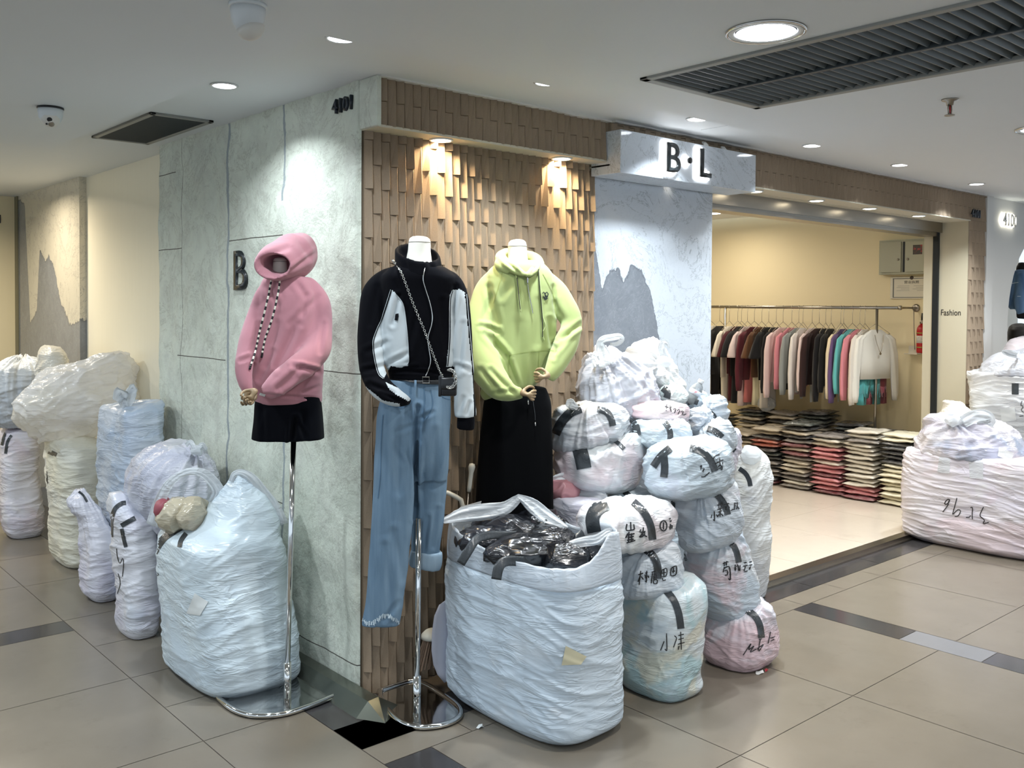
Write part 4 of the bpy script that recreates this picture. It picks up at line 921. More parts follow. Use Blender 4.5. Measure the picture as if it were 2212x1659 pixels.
bag('plastic_sack', 'blue-grey sack with two tape strips and two large characters, mid-right of pile', [(939, 1505, 1540), (948, 1440, 1560), (962, 1402, 1575), (985, 1390, 1584), (1015, 1388, 1590), (1045, 1390, 1588), (1062, 1400, 1560), (1074, 1420, 1500)],
    C, pm('bluegrey_c', 'c3cdd5', [('b0bfca', .7, .45), (LILAC, .3, .56)], rot=(0, .3, .2), rough=.26), ab=(.24, .20), n=2.7, amp=.013, rot=.3, seed=61, knot=(1475, 955, -.12), knotr=.4,
    tape=[([(1411, 1008), (1428, 985), (1448, 968)], 16), ([(1434, 985), (1436, 1008), (1434, 1031)], 16), ([(1490, 968), (1515, 975), (1535, 995), (1545, 1018)], 15)],
    writes=cv([[(1335, 1140), (1350, 1120), (1340, 1160)], [(1355, 1150), (1370, 1150), (1355, 1175)], [(1345, 1215), (1370, 1215), (1410, 1180)], [(1440, 1075), (1455, 1050), (1490, 1040)], [(1465, 1080), (1480, 1070), (1470, 1100)], [(1450, 1115), (1520, 1080)], [(1490, 1065), (1495, 1130)], [(1475, 1140), (1500, 1120), (1505, 1145), (1480, 1150)], [(1515, 1100), (1510, 1160), (1500, 1155)]], 1150, 700, 3.687), ink_w=2.2)
C = (.86, -.66)
bag('plastic_sack', 'white sack with four ink characters resting on the teal see-through sack', [(1167, 1420, 1450), (1172, 1375, 1462), (1184, 1335, 1468), (1205, 1323, 1471), (1235, 1322, 1473), (1262, 1326, 1472), (1280, 1335, 1440), (1291, 1345, 1385)],
    C, pm('white_d', 'd0d7de', [(BLUE, .4, .52)], rot=(0, -.6, .2)), ab=(.20, .17), n=2.7, amp=.012, rot=-.3, seed=63, knot=(1395, 1185, -.1),
    tape=[([(1392, 1186), (1410, 1200), (1420, 1222), (1421, 1250)], 16)],
    writes=cv([[(530, 715), (560, 705)], [(545, 690), (535, 780)], [(540, 725), (528, 760)], [(548, 725), (562, 745)], [(575, 705), (590, 700)], [(585, 690), (582, 760), (575, 755)], [(572, 715), (580, 740)], [(592, 720), (596, 735)], [(615, 700), (640, 692)], [(620, 705), (612, 770)], [(625, 715), (645, 710)], [(630, 705), (628, 745)], [(640, 705), (650, 740)], [(625, 750), (650, 745), (648, 770), (628, 772), (626, 752)], [(680, 685), (675, 725), (708, 720), (710, 675), (682, 685)], [(693, 682), (693, 722)], [(680, 705), (706, 700)], [(682, 735), (688, 752), (705, 748)], [(740, 672), (737, 720), (770, 712), (772, 660), (742, 672)], [(745, 695), (765, 690)], [(755, 670), (752, 705)]], 1200, 1000, 2.962), ink_w=2.4)
C = (.80, -.62)
bag('plastic_sack', 'white sack with wide tape band, inked characters and a circled 1', [(1080, 1300, 1420), (1086, 1275, 1440), (1100, 1256, 1452), (1125, 1248, 1460), (1155, 1250, 1462), (1172, 1262, 1448), (1184, 1300, 1400), (1188, 1330, 1370)],
    C, pm('white_e', 'd6d9dc', [(PINK, .35, .54), (CREAM, .3, .56)], rot=(0, .9, .2)), ab=(.24, .18), n=2.7, amp=.012, rot=.8, seed=65, knot=(1350, 1085, -.1),
    tape=[([(1284, 1150), (1280, 1120), (1292, 1098), (1312, 1088)], 30), ([(1368, 1084), (1390, 1105), (1405, 1135), (1410, 1166)], 16)],
    writes=cv([[(458, 390), (455, 432), (505, 425)], [(480, 378), (482, 428)], [(500, 392), (505, 425)], [(462, 450), (450, 480)], [(470, 440), (466, 510)], [(455, 462), (505, 452)], [(485, 450), (488, 500)], [(462, 478), (500, 470)], [(458, 495), (500, 488)], [(455, 512), (510, 495)], [(545, 425), (540, 445), (575, 438)], [(562, 412), (556, 450), (535, 475)], [(552, 450), (575, 447), (560, 468), (540, 475)], [(550, 455), (585, 472)], circ(690, 402, 22, 33), [(690, 380), (690, 425)], [(728, 360), (735, 352)], [(730, 375), (742, 370)], [(735, 390), (732, 425)], [(738, 400), (745, 400), (743, 420)]], 1200, 1000, 2.962), ink_w=2.8)
C = (.92, -.40)
b = bag('plastic_sack', 'open-mouthed white sack showing pink goods, left of the circled-1 sack', [(1070, 1195, 1305), (1078, 1188, 1315), (1100, 1185, 1318), (1150, 1186, 1318), (1300, 1200, 1315), (1435, 1205, 1310)],
        C, pm('lilacwhite_f', 'cfd0d8', [(LILAC, .4, .5)], rot=(0, .6, .2)), ab=(.2, .2), n=2.8, amp=.01, seed=67, zbase=.003)
lump('packed_goods', 1215, 1058, C, .07, .06, .05, plain('pink_goods', 'a8787e', .35), b, 9, .012)
loop(b, [(1190, 1062, 0), (1195, 1040, 0), (1215, 1032, 0), (1236, 1036, 0), (1252, 1058, 0), (1290, 1072, -.05), (1310, 1085, -.05)], C, [.02, .02, .022, .02, .045, .05, .02], M['film'])
C = (1.05, -.36)
bag('plastic_sack', 'long sack with pink tones and dark tape, upper left of the pile', [(935, 1330, 1395), (942, 1270, 1398), (955, 1215, 1402), (980, 1196, 1403), (1010, 1195, 1398), (1035, 1205, 1392), (1052, 1240, 1378), (1063, 1290, 1350)],
    C, pm('pinkish_g', 'ccd3d6', [(PINK, .5, .5), (TEAL, .25, .58)], rot=(0, -.8, .2)), ab=(.24, .2), n=2.6, amp=.012, rot=-.6, seed=69, knot=(1330, 945, -.1),
    tape=[([(1252, 970), (1258, 992), (1262, 1012)], 32), ([(1318, 945), (1336, 958), (1348, 970)], 9)])
C = (.98, -.34)
bag('plastic_sack', 'crumpled sack with an arch of dark tape, topmost left beside the black skirt', [(872, 1250, 1330), (878, 1205, 1350), (892, 1192, 1358), (915, 1190, 1362), (940, 1191, 1360), (962, 1193, 1330), (976, 1200, 1270), (984, 1195, 1225)],
    C, pm('white_h', 'cdd0d4', [('b6c2cc', .5, .5), (PINK, .2, .56)], rot=(0, .3, .2), rough=.22), ab=(.22, .19), n=2.6, amp=.016, rot=.2, seed=71, knot=(1270, 888, -.1), knotr=.35, knotamp=.022,
    tape=[([(1200, 938), (1213, 912), (1232, 892), (1255, 882)], 20), ([(1290, 884), (1310, 890), (1320, 905), (1324, 920)], 14)])
loop(bpy.data.objects[-1] if 0 else [o for o in scn.objects if o.get('label', '').startswith('crumpled sack with')][0], [(1245, 884, -.15), (1232, 872, -.15), (1238, 874, -.16), (1250, 882, -.15)], C, [.012, .022, .018, .006], M['film'], 'tied_ear')
C = (1.33, -.30)
b = bag('plastic_sack', 'big shiny grey sack near the top of the pile with a loose twisted ear', [(752, 1288, 1320), (760, 1275, 1345), (775, 1262, 1375), (800, 1252, 1400), (830, 1246, 1418), (860, 1244, 1428), (885, 1255, 1430), (900, 1290, 1424), (912, 1355, 1420)],
        C, pm('shiny_grey', 'c2c4cc', [('a9adb8', .7, .45), ('dcdfe4', .4, .58)], rough=.16, rot=(0, .9, .2), fine=.8), ab=(.26, .22), n=2.4, amp=.026, rot=.8, fx=3, fz=6, lump=.02, seed=73, knot=(1300, 765, -.1), knotr=.5, knotamp=.03, NS=110)
loop(b, [(1310, 790, -.2), (1302, 762, -.16), (1296, 742, -.15), (1305, 732, -.15), (1322, 729, -.15), (1338, 727, -.15), (1344, 733, -.15), (1335, 742, -.15), (1318, 744, -.15)], C, [.04, .03, .018, .018, .018, .016, .014, .012, .008], M['film'], 'twisted_ear')
loop(b, [(1290, 790, -.2), (1284, 775, -.18), (1286, 762, -.17), (1290, 770, -.18)], C, [.02, .014, .012, .008], M['film'], 'twisted_ear')
C = (1.65, -.25)
b = bag('plastic_sack', 'bright white knotted sack at the very top of the pile', [(728, 1390, 1412), (733, 1372, 1430), (748, 1355, 1442), (770, 1350, 1452), (795, 1352, 1464), (815, 1370, 1478), (830, 1400, 1486), (842, 1440, 1480)],
        C, pm('bright_white', 'e0e2e2', [('cfd3d6', .4, .5)], rough=.32, rot=(0, .9, .2)), ab=(.22, .2), n=2.3, amp=.012, rot=.9, lump=.018, seed=75, knot=(1435, 785, -.12), knotr=.4, knotamp=.022)
lump('knot', 1434, 782, C, .028, .03, .022, M['film'], b, 4, .01, dz=-.2)
loop(b, [(1437, 775, -.2), (1430, 755, -.2), (1432, 742, -.2), (1440, 740, -.2), (1446, 752, -.2)], C, [.02, .018, .016, .012, .006], M['film'], 'tied_ear')
small = [
    ('small grey-green sack with curled shiny tape under the bright white sack', [(832, 1440, 1470), (838, 1428, 1480), (852, 1426, 1486), (866, 1432, 1484), (878, 1450, 1470)], (1.55, -.38), 'ccd5d4', [(TEAL, .3, .52)], [([(1432, 838), (1442, 848), (1440, 860)], 15)], [], None),
    ('flat pinkish sack with a smudged line of writing, under the shiny grey sack', [(866, 1400, 1440), (872, 1370, 1475), (885, 1358, 1490), (900, 1360, 1490), (912, 1390, 1478), (918, 1420, 1450)], (1.32, -.46), 'd6ccd0', [(PINK, .6, .5)], [], cv([[(1055, 655), (1085, 665)], [(1070, 640), (1065, 690)], [(1090, 670), (1110, 660)], [(1095, 650), (1105, 700)], [(1120, 680), (1145, 672), (1130, 710)], [(1150, 690), (1175, 680), (1160, 720)], [(1180, 700), (1200, 690), (1195, 725), (1225, 715)]], 1150, 700, 3.687), None),
    ('blue-grey sack cinched by a central tape band, middle of the pile', [(903, 1400, 1470), (908, 1375, 1482), (922, 1365, 1492), (942, 1364, 1496), (960, 1375, 1490), (970, 1405, 1440)], (1.18, -.46), 'c3ced4', [(BLUE, .4, .5)], [([(1436, 912), (1446, 928), (1448, 945), (1444, 958)], 12), ([(1365, 915), (1372, 925), (1374, 940)], 22)], [], (1438, 925, -.1)),
    ('dark-taped small round sack beside the water bottle', [(843, 1500, 1522), (848, 1490, 1530), (862, 1482, 1533), (876, 1482, 1528), (884, 1495, 1515)], (1.72, -.42), 'bcc8d2', [(BLUE, .5, .5)], [([(1485, 870), (1496, 866), (1508, 870)], 12)], [], None),
    ('knotted small sack, left of the pair at the right shoulder of the pile', [(878, 1500, 1520), (884, 1490, 1532), (898, 1485, 1540), (915, 1484, 1542), (930, 1490, 1535), (941, 1505, 1520)], (1.50, -.48), 'c6ced8', [(BLUE, .4, .5)], [], [], (1532, 903, -.05)),
    ('crumpled top-right small sack with a narrow tape across its waist', [(852, 1535, 1555), (860, 1520, 1566), (876, 1513, 1572), (890, 1516, 1576), (904, 1525, 1570), (914, 1540, 1555)], (1.66, -.44), 'c6d0da', [(BLUE, .4, .5)], [([(1532, 890), (1542, 900), (1545, 912)], 12)], [], (1528, 888, -.05)),
    ('pale round sack with bold shiny tape on its left shoulder, right edge of pile', [(904, 1555, 1575), (910, 1535, 1582), (925, 1515, 1590), (945, 1510, 1594), (962, 1525, 1592), (975, 1550, 1580)], (1.48, -.50), 'cbd4db', [(BLUE, .3, .5)], [([(1528, 926), (1545, 932), (1560, 945)], 14)], [], (1530, 920, 0)),
    ('lilac sack peeking out behind the right edge of the pile', [(928, 1580, 1592), (936, 1570, 1598), (955, 1562, 1602), (975, 1560, 1600), (1000, 1556, 1592), (1060, 1540, 1578), (1365, 1530, 1572)], (1.75, -.38), 'd3d0dc', [(LILAC, .5, .5)], [([(1568, 962), (1580, 968), (1588, 974)], 10)], [], None),
    ('small sack with black tape tucked behind the circled-1 sack', [(1050, 1340, 1390), (1056, 1318, 1405), (1070, 1310, 1412), (1090, 1312, 1412), (1100, 1330, 1400)], (1.12, -.42), 'c6cfd4', [(TEAL, .25, .5)], [([(1348, 1062), (1360, 1072), (1366, 1084)], 12)], [], None),
    ('white sack filling the gap behind the two-character sack', [(925, 1480, 1530), (940, 1470, 1540), (960, 1468, 1548), (990, 1475, 1550), (1020, 1490, 1545)], (1.5, -.36), 'ccd2da', [(BLUE, .3, .5)], [], [], None),
]
for i, (lb, rows, C, base, tn, tp, wr, kn) in enumerate(small):
    bag('plastic_sack', lb, rows, C, pm('small_sack_film_%d' % i, base, tn, rot=(0, .5 - i * .3, .2)), ab=(.2, .18), n=2.4, amp=.013, rot=.7 - i * .25, fx=4, fz=12, lump=.014, lf=7, seed=80 + i, knot=kn, knotr=.2, tape=tp, writes=wr, ink_w=1.8, NS=64)
# hidden supports of the pile: the sacks behind the front row that carry the upper ones
for i, (x, y, w_, h, lb) in enumerate(((1.30, -.22, .30, .62, 'grey sack buried deep in the pile near the marble column'), (1.72, -.24, .26, .62, 'white sack buried in the pile near the shop opening'), (1.0, -.16, .22, .5, 'white sack buried in the pile behind the black skirt'))):
    vs = []
    c = Vector((x, y, 0)); sc = CF / depth(x, y); px, py, _ = proj((x, y, 0)); wp = w_ / 2 * sc
    bag('plastic_sack', lb, [(py - h * sc, px - wp * .4, px + wp * .4), (py - h * sc * .93, px - wp * .85, px + wp * .85), (py - h * sc * .6, px - wp, px + wp), (py, px - wp * .95, px + wp * .95)], (x, y), mb1, ab=(.2, .16), n=3, zbase=.003, seed=100 + i, NS=48)
# water bottle on top
c0 = onplane(1488, 872, (1.70, -.44, 0)); ax = (onplane(1511, 829, (1.70, -.44, 0)) - c0).normalized()
bt = empty('water_bottle', c0, 'clear plastic water bottle with white cap lying slanted on top of the pile', 'bottle')
tg = NT('clear_pet'); tg.bsdf('e6eef2', .06, Transmission_Weight=.75, IOR=1.3); 
MB().lathe([(.028, 0), (.031, .006), (.031, .05), (.028, .055), (.031, .06), (.031, .085), (.024, .105), (.012, .118), (.012, .126)], c0, 24, axis=ax).build('bottle_body', tg.m, bt, True)
MB().lathe([(.0315, .052), (.0317, .078)], c0, 24, axis=ax).build('label_band', mat_bag('bottle_label', 'd8dfe6', [('c03040', .8, .56)], scale=30), bt, True)
MB().lathe([(.0145, .118), (.015, .122), (.015, .134), (.013, .137)], c0, 24, axis=ax).build('cap', M['whiteplastic'], bt, True)
# ---------------- right edge group
C = (4.80, -.70)
mR = mat_bag('lilac_wrapped', 'd6d2da', [(PINK, .35, .46), (LILAC, .4, .54), ('d5d9d4', .4, .6)], rot=(0, .12, .1), fine=.8)
b = bag('plastic_sack', 'very large lilac-white sack at the right edge with numbers written on it', [(975, 1990, 2240), (982, 1980, 2262), (1000, 1975, 2275), (1060, 1972, 2280), (1120, 1973, 2280), (1160, 1976, 2280), (1180, 1985, 2275)],
        C, mR, yaw=.0, ab=(.30, .47), n=4.5, amp=.016, rot=-.12, fx=1.6, fz=11, lump=.012, seed=111, zbase=.003, NS=120,
        writes=cv([[(660, 1000), (638, 1000), (612, 1040), (640, 1040), (662, 1000), (640, 1060), (595, 1118)], [(730, 985), (710, 1060), (688, 1140)], [(695, 1138), (740, 1095), (765, 1110), (740, 1155), (710, 1158)], [(815, 1168), (850, 1165), (858, 1150)], [(858, 1080), (870, 1070), (878, 1090), (872, 1140), (876, 1185)], [(980, 1070), (950, 1135), (952, 1160), (990, 1195), (975, 1228), (1030, 1215)]], 1900, 850, 4.366), ink_w=1.9,
        stickers=[([(2030, 975), (2053, 973), (2051, 1023), (2025, 1020)], M['film']), ([(2091, 980), (2124, 982), (2124, 1035), (2095, 1032)], M['film'])])
b = bag('plastic_sack', 'see-through knotted sack with a blue garment, on the very large lilac sack', [(896, 2010, 2090), (902, 2002, 2130), (915, 1998, 2170), (935, 1990, 2195), (960, 1982, 2208), (978, 1984, 2215), (988, 2010, 2212), (994, 2060, 2180)],
        (4.85, -.62), mat_bag('seethrough_blue', 'd3d1d8', [('8f9fbb', .7, .52), (LILAC, .5, .44)], rough=.18, rot=(0, .5, .2), scale=2.6), ab=(.35, .34), n=2.6, amp=.02, rot=.3, fx=2.5, fz=8, seed=113, knot=(2062, 910, -.2), knotr=.6, knotamp=.03,
        stickers=[([(2158, 966), (2190, 978), (2184, 997), (2155, 985)],)])
lump('knot', 2062, 908, (4.85, -.62), .05, .05, .035, M['film'], b, 14, .015, dz=-.22)
loop(b, [(2080, 912, -.25), (2105, 900, -.25), (2130, 900, -.25), (2142, 912, -.25), (2110, 918, -.25)], (4.85, -.62), [.04, .045, .05, .04, .03], M['film'], 'tied_ear')
b = bag('plastic_sack', 'plain off-white crumpled sack behind the very large lilac sack', [(862, 2042, 2058), (866, 2036, 2072), (878, 2034, 2086), (892, 2030, 2100), (905, 2030, 2105), (950, 2030, 2108), (1150, 2035, 2110)],
        (5.3, -.27), mat_bag('offwhite_crumpled', 'd9d6cc', rot=(0, .6, .2)), ab=(.2, .18), n=2.4, amp=.016, rot=.5, seed=115, zbase=.003)
b = bag('plastic_sack', 'tall pale sack with a small black tape patch, right edge behind the others', [(805, 2104, 2280), (812, 2102, 2300), (850, 2104, 2300), (900, 2110, 2300), (940, 2118, 2295), (1100, 2125, 2290), (1152, 2130, 2285)],
        (5.75, -.62), mat_bag('pale_tall', 'd9dcde', [('dfe2e0', .4, .5), (GREYC, .3, .55)], rot=(0, .2, .2)), ab=(.3, .4), n=4, amp=.014, rot=.1, seed=117, zbase=.003,
        tape=[([(2193, 828), (2193, 852)], 15)], writes=cv([[(1345, 70), (1330, 110), (1355, 120), (1335, 160), (1358, 175)], [(1320, 215), (1355, 210)]], 1900, 850, 4.366), ink_w=1.5, stickers=[([(2160, 882), (2192, 880), (2196, 908), (2164, 912)],)])
b = bag('plastic_sack', 'soft grey knotted sack resting on the tall pale sack at the right edge', [(757, 2190, 2225), (762, 2165, 2255), (775, 2140, 2280), (795, 2122, 2290), (808, 2118, 2290), (815, 2150, 2285), (820, 2190, 2260)],
        (5.75, -.60), mat_bag('soft_grey', 'b9bbc0', [('a6a9b2', .6, .46)], rot=(0, .5, .2)), ab=(.3, .3), n=2.3, amp=.012, rot=.5, seed=119, knot=(2193, 765, -.1), knotr=.5, knotamp=.025)
loop(b, [(2195, 768, -.2), (2180, 762, -.22), (2166, 759, -.22), (2172, 764, -.22), (2196, 772, -.2)], (5.75, -.6), [.02, .022, .012, .012, .01], M['film'], 'tied_ear')
b = bag('plastic_sack', 'grey-pink rounded sack highest at the right edge, below the dark hair', [(728, 2198, 2230), (733, 2184, 2250), (748, 2172, 2262), (770, 2166, 2270), (790, 2170, 2265)],
        (6.0, -.50), mat_bag('greypink', 'c4bcc0', rot=(0, .5, .2)), ab=(.3, .3), n=2.3, amp=.01, seed=121)
# ------------------------------------------------------------------ dressed mannequins
def mat_fabric(name, col, rough=.85, weave=500, b=.12, sheen=.25, var=.06, spec=.2):
    t = NT(name); co = t.co('Object'); n = t.noise(co, 5, 4, .6); n2 = t.noise(co, weave, 2); c = lin(col)[:3]
    a = t.mix(n, [x * (1 - var) for x in c], [x * (1 + var) for x in c])
    bs = t.bsdf(a, rough, Normal=t.bump(t.math('ADD', t.math('MULTIPLY', n2, .25), t.noise(co, 22, 4, .6)), b, .003), Specular_IOR_Level=spec if sheen > .05 else .04)
    bs.inputs['Sheen Weight'].default_value = sheen; bs.inputs['Sheen Roughness'].default_value = .6; return t.m
def m_torso(rows, C, ab=(1, .62), n=2.4, yaw=None, NS=48):
    C = Vector((C[0], C[1], 0)); vs = []; tab = []
    for row in rows:
        a = onplane(row[1], row[0], C); b = onplane(row[2], row[0], C); c = (a + b) / 2
        tab.append((-c.z, (c - C).dot(RH), (b - a).length / 2, row[3] if len(row) > 3 else 0, row[4] if len(row) > 4 else ab[1]))
    zt, zb = -tab[0][0], -tab[-1][0]; NR = max(10, int((zt - zb) / .012)); 
    if yaw is None: yaw = 0
    for j in range(NR + 1):
        z = zt - (zt - zb) * j / NR; off, w_, dd, dr = interp(tab, -z)
        for i in range(NS):
            th = 2 * PI * i / NS; c, s = math.cos(th), math.sin(th)
            x = w_ * math.copysign(abs(c)**(2 / n), c); y = w_ * dr * math.copysign(abs(s)**(2 / n), s)
            q = C + RH * (off + x) + FH * (dd + y + x * yaw); vs.append(Vector((q.x, q.y, z)))
    fs = [(j * NS + i, (j + 1) * NS + i, (j + 1) * NS + (i + 1) % NS, j * NS + (i + 1) % NS) for j in range(NR) for i in range(NS)]
    fs += [tuple(range(NS)), tuple(NR * NS + i for i in range(NS))[::-1]]
    return vs, fs
def m_limb(pts, C, flat=.85, NS=28, n=None):
    """pts: (x, y, dz, r_px)"""
    C = Vector((C[0], C[1], 0)); W = []
    for p in pts:
        q = onplane(p[0], p[1], C + FH * p[2]); W.append(tuple(q) + (p[3] * proj(q)[2] / CF,))
    n = n or max(12, int(sum((Vector(a[:3]) - Vector(b[:3])).length for a, b in zip(W, W[1:])) / .012)); sp = spline(W, n); vs = []
    for i, p in enumerate(sp):
        c = Vector(p[:3]); t = (Vector(sp[min(i + 1, n - 1)][:3]) - Vector(sp[max(i - 1, 0)][:3])).normalized()
        s = t.cross(FH).normalized(); d = t.cross(s)
        vs += [c + s * math.cos(2 * PI * k / NS) * p[3] + d * math.sin(2 * PI * k / NS) * p[3] * flat for k in range(NS)]
    fs = [(i * NS + k, i * NS + (k + 1) % NS, (i + 1) * NS + (k + 1) % NS, (i + 1) * NS + k) for i in range(n - 1) for k in range(NS)]
    fs += [tuple(range(NS))[::-1], tuple((n - 1) * NS + k for k in range(NS))]
    return vs, fs
def m_rings(rings, C, NS=36):
    """rings: (cx, cy, rx, ry, dz[, rot])"""
    C = Vector((C[0], C[1], 0)); vs = []
    for r in rings:
        ro = r[5] if len(r) > 5 else 0
        for k in range(NS):
            a = 2 * PI * k / NS; x = r[2] * math.cos(a); y = r[3] * math.sin(a)
            vs.append(onplane(r[0] + x * math.cos(ro) - y * math.sin(ro), r[1] + x * math.sin(ro) + y * math.cos(ro), C + FH * (r[4] - (r[6] if len(r) > 6 else 0) * math.sin(a))))
    n = len(rings); fs = [(i * NS + k, (i + 1) * NS + k, (i + 1) * NS + (k + 1) % NS, i * NS + (k + 1) % NS) for i in range(n - 1) for k in range(NS)]
    fs += [tuple(range(NS)), tuple((n - 1) * NS + k for k in range(NS))[::-1]]
    return vs, fs
def garment(name, pieces, mats, parent, voxel=.0062, smooth=10, creases=(), amp=.006, nf=(7, 7, 3.0), seed=0, region=None, keep=None):
    mb = MB()
    for v, f in pieces: mb.add(v, f)
    o = mesh(name, mb.v, mb.f, mats)
    bm = bmesh.new(); bm.from_mesh(o.data); bmesh.ops.recalc_face_normals(bm, faces=list(bm.faces)); bm.to_mesh(o.data); bm.free()
    r = o.modifiers.new('r', 'REMESH'); r.mode = 'VOXEL'; r.voxel_size = voxel; r.adaptivity = 0
    s = o.modifiers.new('s', 'SMOOTH'); s.iterations = smooth; s.factor = .5
    evalmesh(o); me = o.data
    if not me.materials:
        for m_ in (mats if isinstance(mats, (list, tuple)) else [mats]): me.materials.append(m_)
    co = [v.co.copy() for v in me.vertices]; nn = [v.normal.copy() for v in me.vertices]
    PX = [proj(c) for c in co]
    for i, (c, n_) in enumerate(zip(co, nn)):
        q = Vector((c.dot(RH) * nf[0], c.dot(FH) * nf[1], c.z * nf[2] + seed))
        d = noise.noise(q) * amp + noise.noise(q * 2.2 + Vector((3, 1, seed))) * amp * .6
        vd = (CL - c).normalized(); fc = n_.dot(vd)
        if fc > -.1 and creases:
            x, y, _ = PX[i]; w_ = sstep(-.1, .35, fc)
            for cr in creases:
                x0, y0, x1, y1, wd, dep = cr[:6]
                if min(x0, x1) - 3 * wd > x or max(x0, x1) + 3 * wd < x or min(y0, y1) - 3 * wd > y or max(y0, y1) + 3 * wd < y: continue
                L2 = (x1 - x0)**2 + (y1 - y0)**2; L = math.sqrt(L2)
                t = ((x - x0) * (x1 - x0) + (y - y0) * (y1 - y0)) / L2; u = min(1, max(0, t))
                dx, dy = x - (x0 + u * (x1 - x0)), y - (y0 + u * (y1 - y0)); sg = (dx * (y1 - y0) - dy * (x1 - x0)) / L
                r2 = math.hypot(dx, dy) / wd
                if r2 < 3.2:
                    fade = math.sin(PI * min(1, max(0.0, .12 + .76 * u)))**.7
                    k = 1 if sg > 0 else .7
                    d += w_ * fade * dep * (-math.exp(-r2 * r2) + .55 * math.exp(-(r2 - 1.9)**2) * (1.0 if sg > 0 else .5))
        co[i] = c + n_ * d
    for v, c in zip(me.vertices, co): v.co = c
    me.polygons.foreach_set('use_smooth', [True] * len(me.polygons))
    if region:
        ids = []
        for p in me.polygons:
            x, y, _ = proj(p.center); ids.append(region(x, y, p.center, p.normal))
        me.polygons.foreach_set('material_index', ids)
    me.update()
    if parent: attach(o, parent)
    sf = Surf.__new__(Surf); sf.b = BVHTree.FromPolygons([v.co.copy() for v in me.vertices], [tuple(p.vertices) for p in me.polygons])
    SURF[o.name] = sf; return o, sf
def inpoly(x, y, poly):
    r = False; j = len(poly) - 1
    for i in range(len(poly)):
        if (poly[i][1] > y) != (poly[j][1] > y) and x < (poly[j][0] - poly[i][0]) * (y - poly[i][1]) / (poly[j][1] - poly[i][1]) + poly[i][0]: r = not r
        j = i
    return r
def cord(sf, name, pts, rad, mats, parent, stripe=None, off=.004):
    L = sum(math.dist(a, b) for a, b in zip(pts, pts[1:])); n = max(6, int(L / 3)); sp = spline(pts, n); W = []
    for x, y in sp:
        h = sf.hit(x, y, off)
        if h is None: h = W[-1] if W else None
        if h is not None: W.append(h)
    if len(W) < 3: return
    for _ in range(2): W = [W[0]] + [(W[i - 1] + W[i] * 2 + W[i + 1]) / 4 for i in range(1, len(W) - 1)] + [W[-1]]
    W = [w_ + (CL - w_).normalized() * rad * .6 for w_ in W]
    mb = MB(); mb.tube(W, rad, 8)
    if stripe:
        k = 0
        for fi in range(len(mb.f) - 2): mb.mi[fi] = 1 if ((fi // 8 + (fi % 8) // 4) // stripe) % 2 else 0
    return mb.build(name, mats, parent, True)
def hand(parent, wrist, palm_dir, curl, side, mat, s=1.0, thumb_side=1, name='hand'):
    """mannequin hand: palm and five bent fingers grown with a skin modifier"""
    w0 = Vector(wrist); d = Vector(palm_dir).normalized(); sd = Vector(side).normalized(); sd = (sd - d * sd.dot(d)).normalized(); up = sd.cross(d); up = up * curl
    vs = [w0, w0 + d * .03 * s, w0 + d * .06 * s]; es = [(0, 1), (1, 2)]; rad = [(.022, .018), (.028, .015), (.03, .013)]
    def chain(st, pts, r0):
        prev = st
        for i, p in enumerate(pts): vs.append(p); es.append((prev, len(vs) - 1)); prev = len(vs) - 1; rad.append((r0 * (1 - .1 * i),) * 2)
    for k, (off, ln) in enumerate(((-.027, .072), (-.009, .082), (.009, .077), (.026, .06))):
        b = w0 + d * .075 * s + sd * off * s; L = ln * s; pts = [b]; a = .25; p = b
        for q, fr in enumerate((.42, .32, .26)):
            a += (.75, .85, .6)[q]; p = p + (d * math.cos(a) - up * math.sin(a)) * L * fr; pts.append(p)
        chain(2, pts, .0085 * s)
    b = w0 + d * .025 * s - sd * .026 * s * thumb_side; p1 = b + (d * .7 - sd * .7 * thumb_side - up * .3).normalized() * .032 * s; p2 = p1 + (d * .7 - up * .8).normalized() * .03 * s; p3 = p2 + (d * .5 + sd * .4 * thumb_side - up * .6).normalized() * .024 * s
    chain(1, [b, p1, p2, p3], .010 * s)
    me = bpy.data.meshes.new(name); me.from_pydata([tuple(v) for v in vs], es, []); o = bpy.data.objects.new(name, me); scn.collection.objects.link(o)
    sk = o.modifiers.new('k', 'SKIN'); 
    if not me.skin_vertices: me.skin_vertices.new() if hasattr(me.skin_vertices, 'new') else None
    if me.skin_vertices:
        for i, r in enumerate(rad): me.skin_vertices[0].data[i].radius = (r[0] * (s if i < 3 else 1), r[1] * (s if i < 3 else 1))
        me.skin_vertices[0].data[0].use_root = True
    ss = o.modifiers.new('u', 'SUBSURF'); ss.levels = 2; ss.render_levels = 2
    evalmesh(o); o.data.materials.clear(); o.data.materials.append(mat); o.data.polygons.foreach_set('use_smooth', [True] * len(o.data.polygons))
    if parent: attach(o, parent)
    return o
wood = plain('tan_mannequin_hand', '8f7a5c', .5)
neckm = mat_fabric('cream_neck_cloth', 'dcd9cf', .6, sheen=.1)
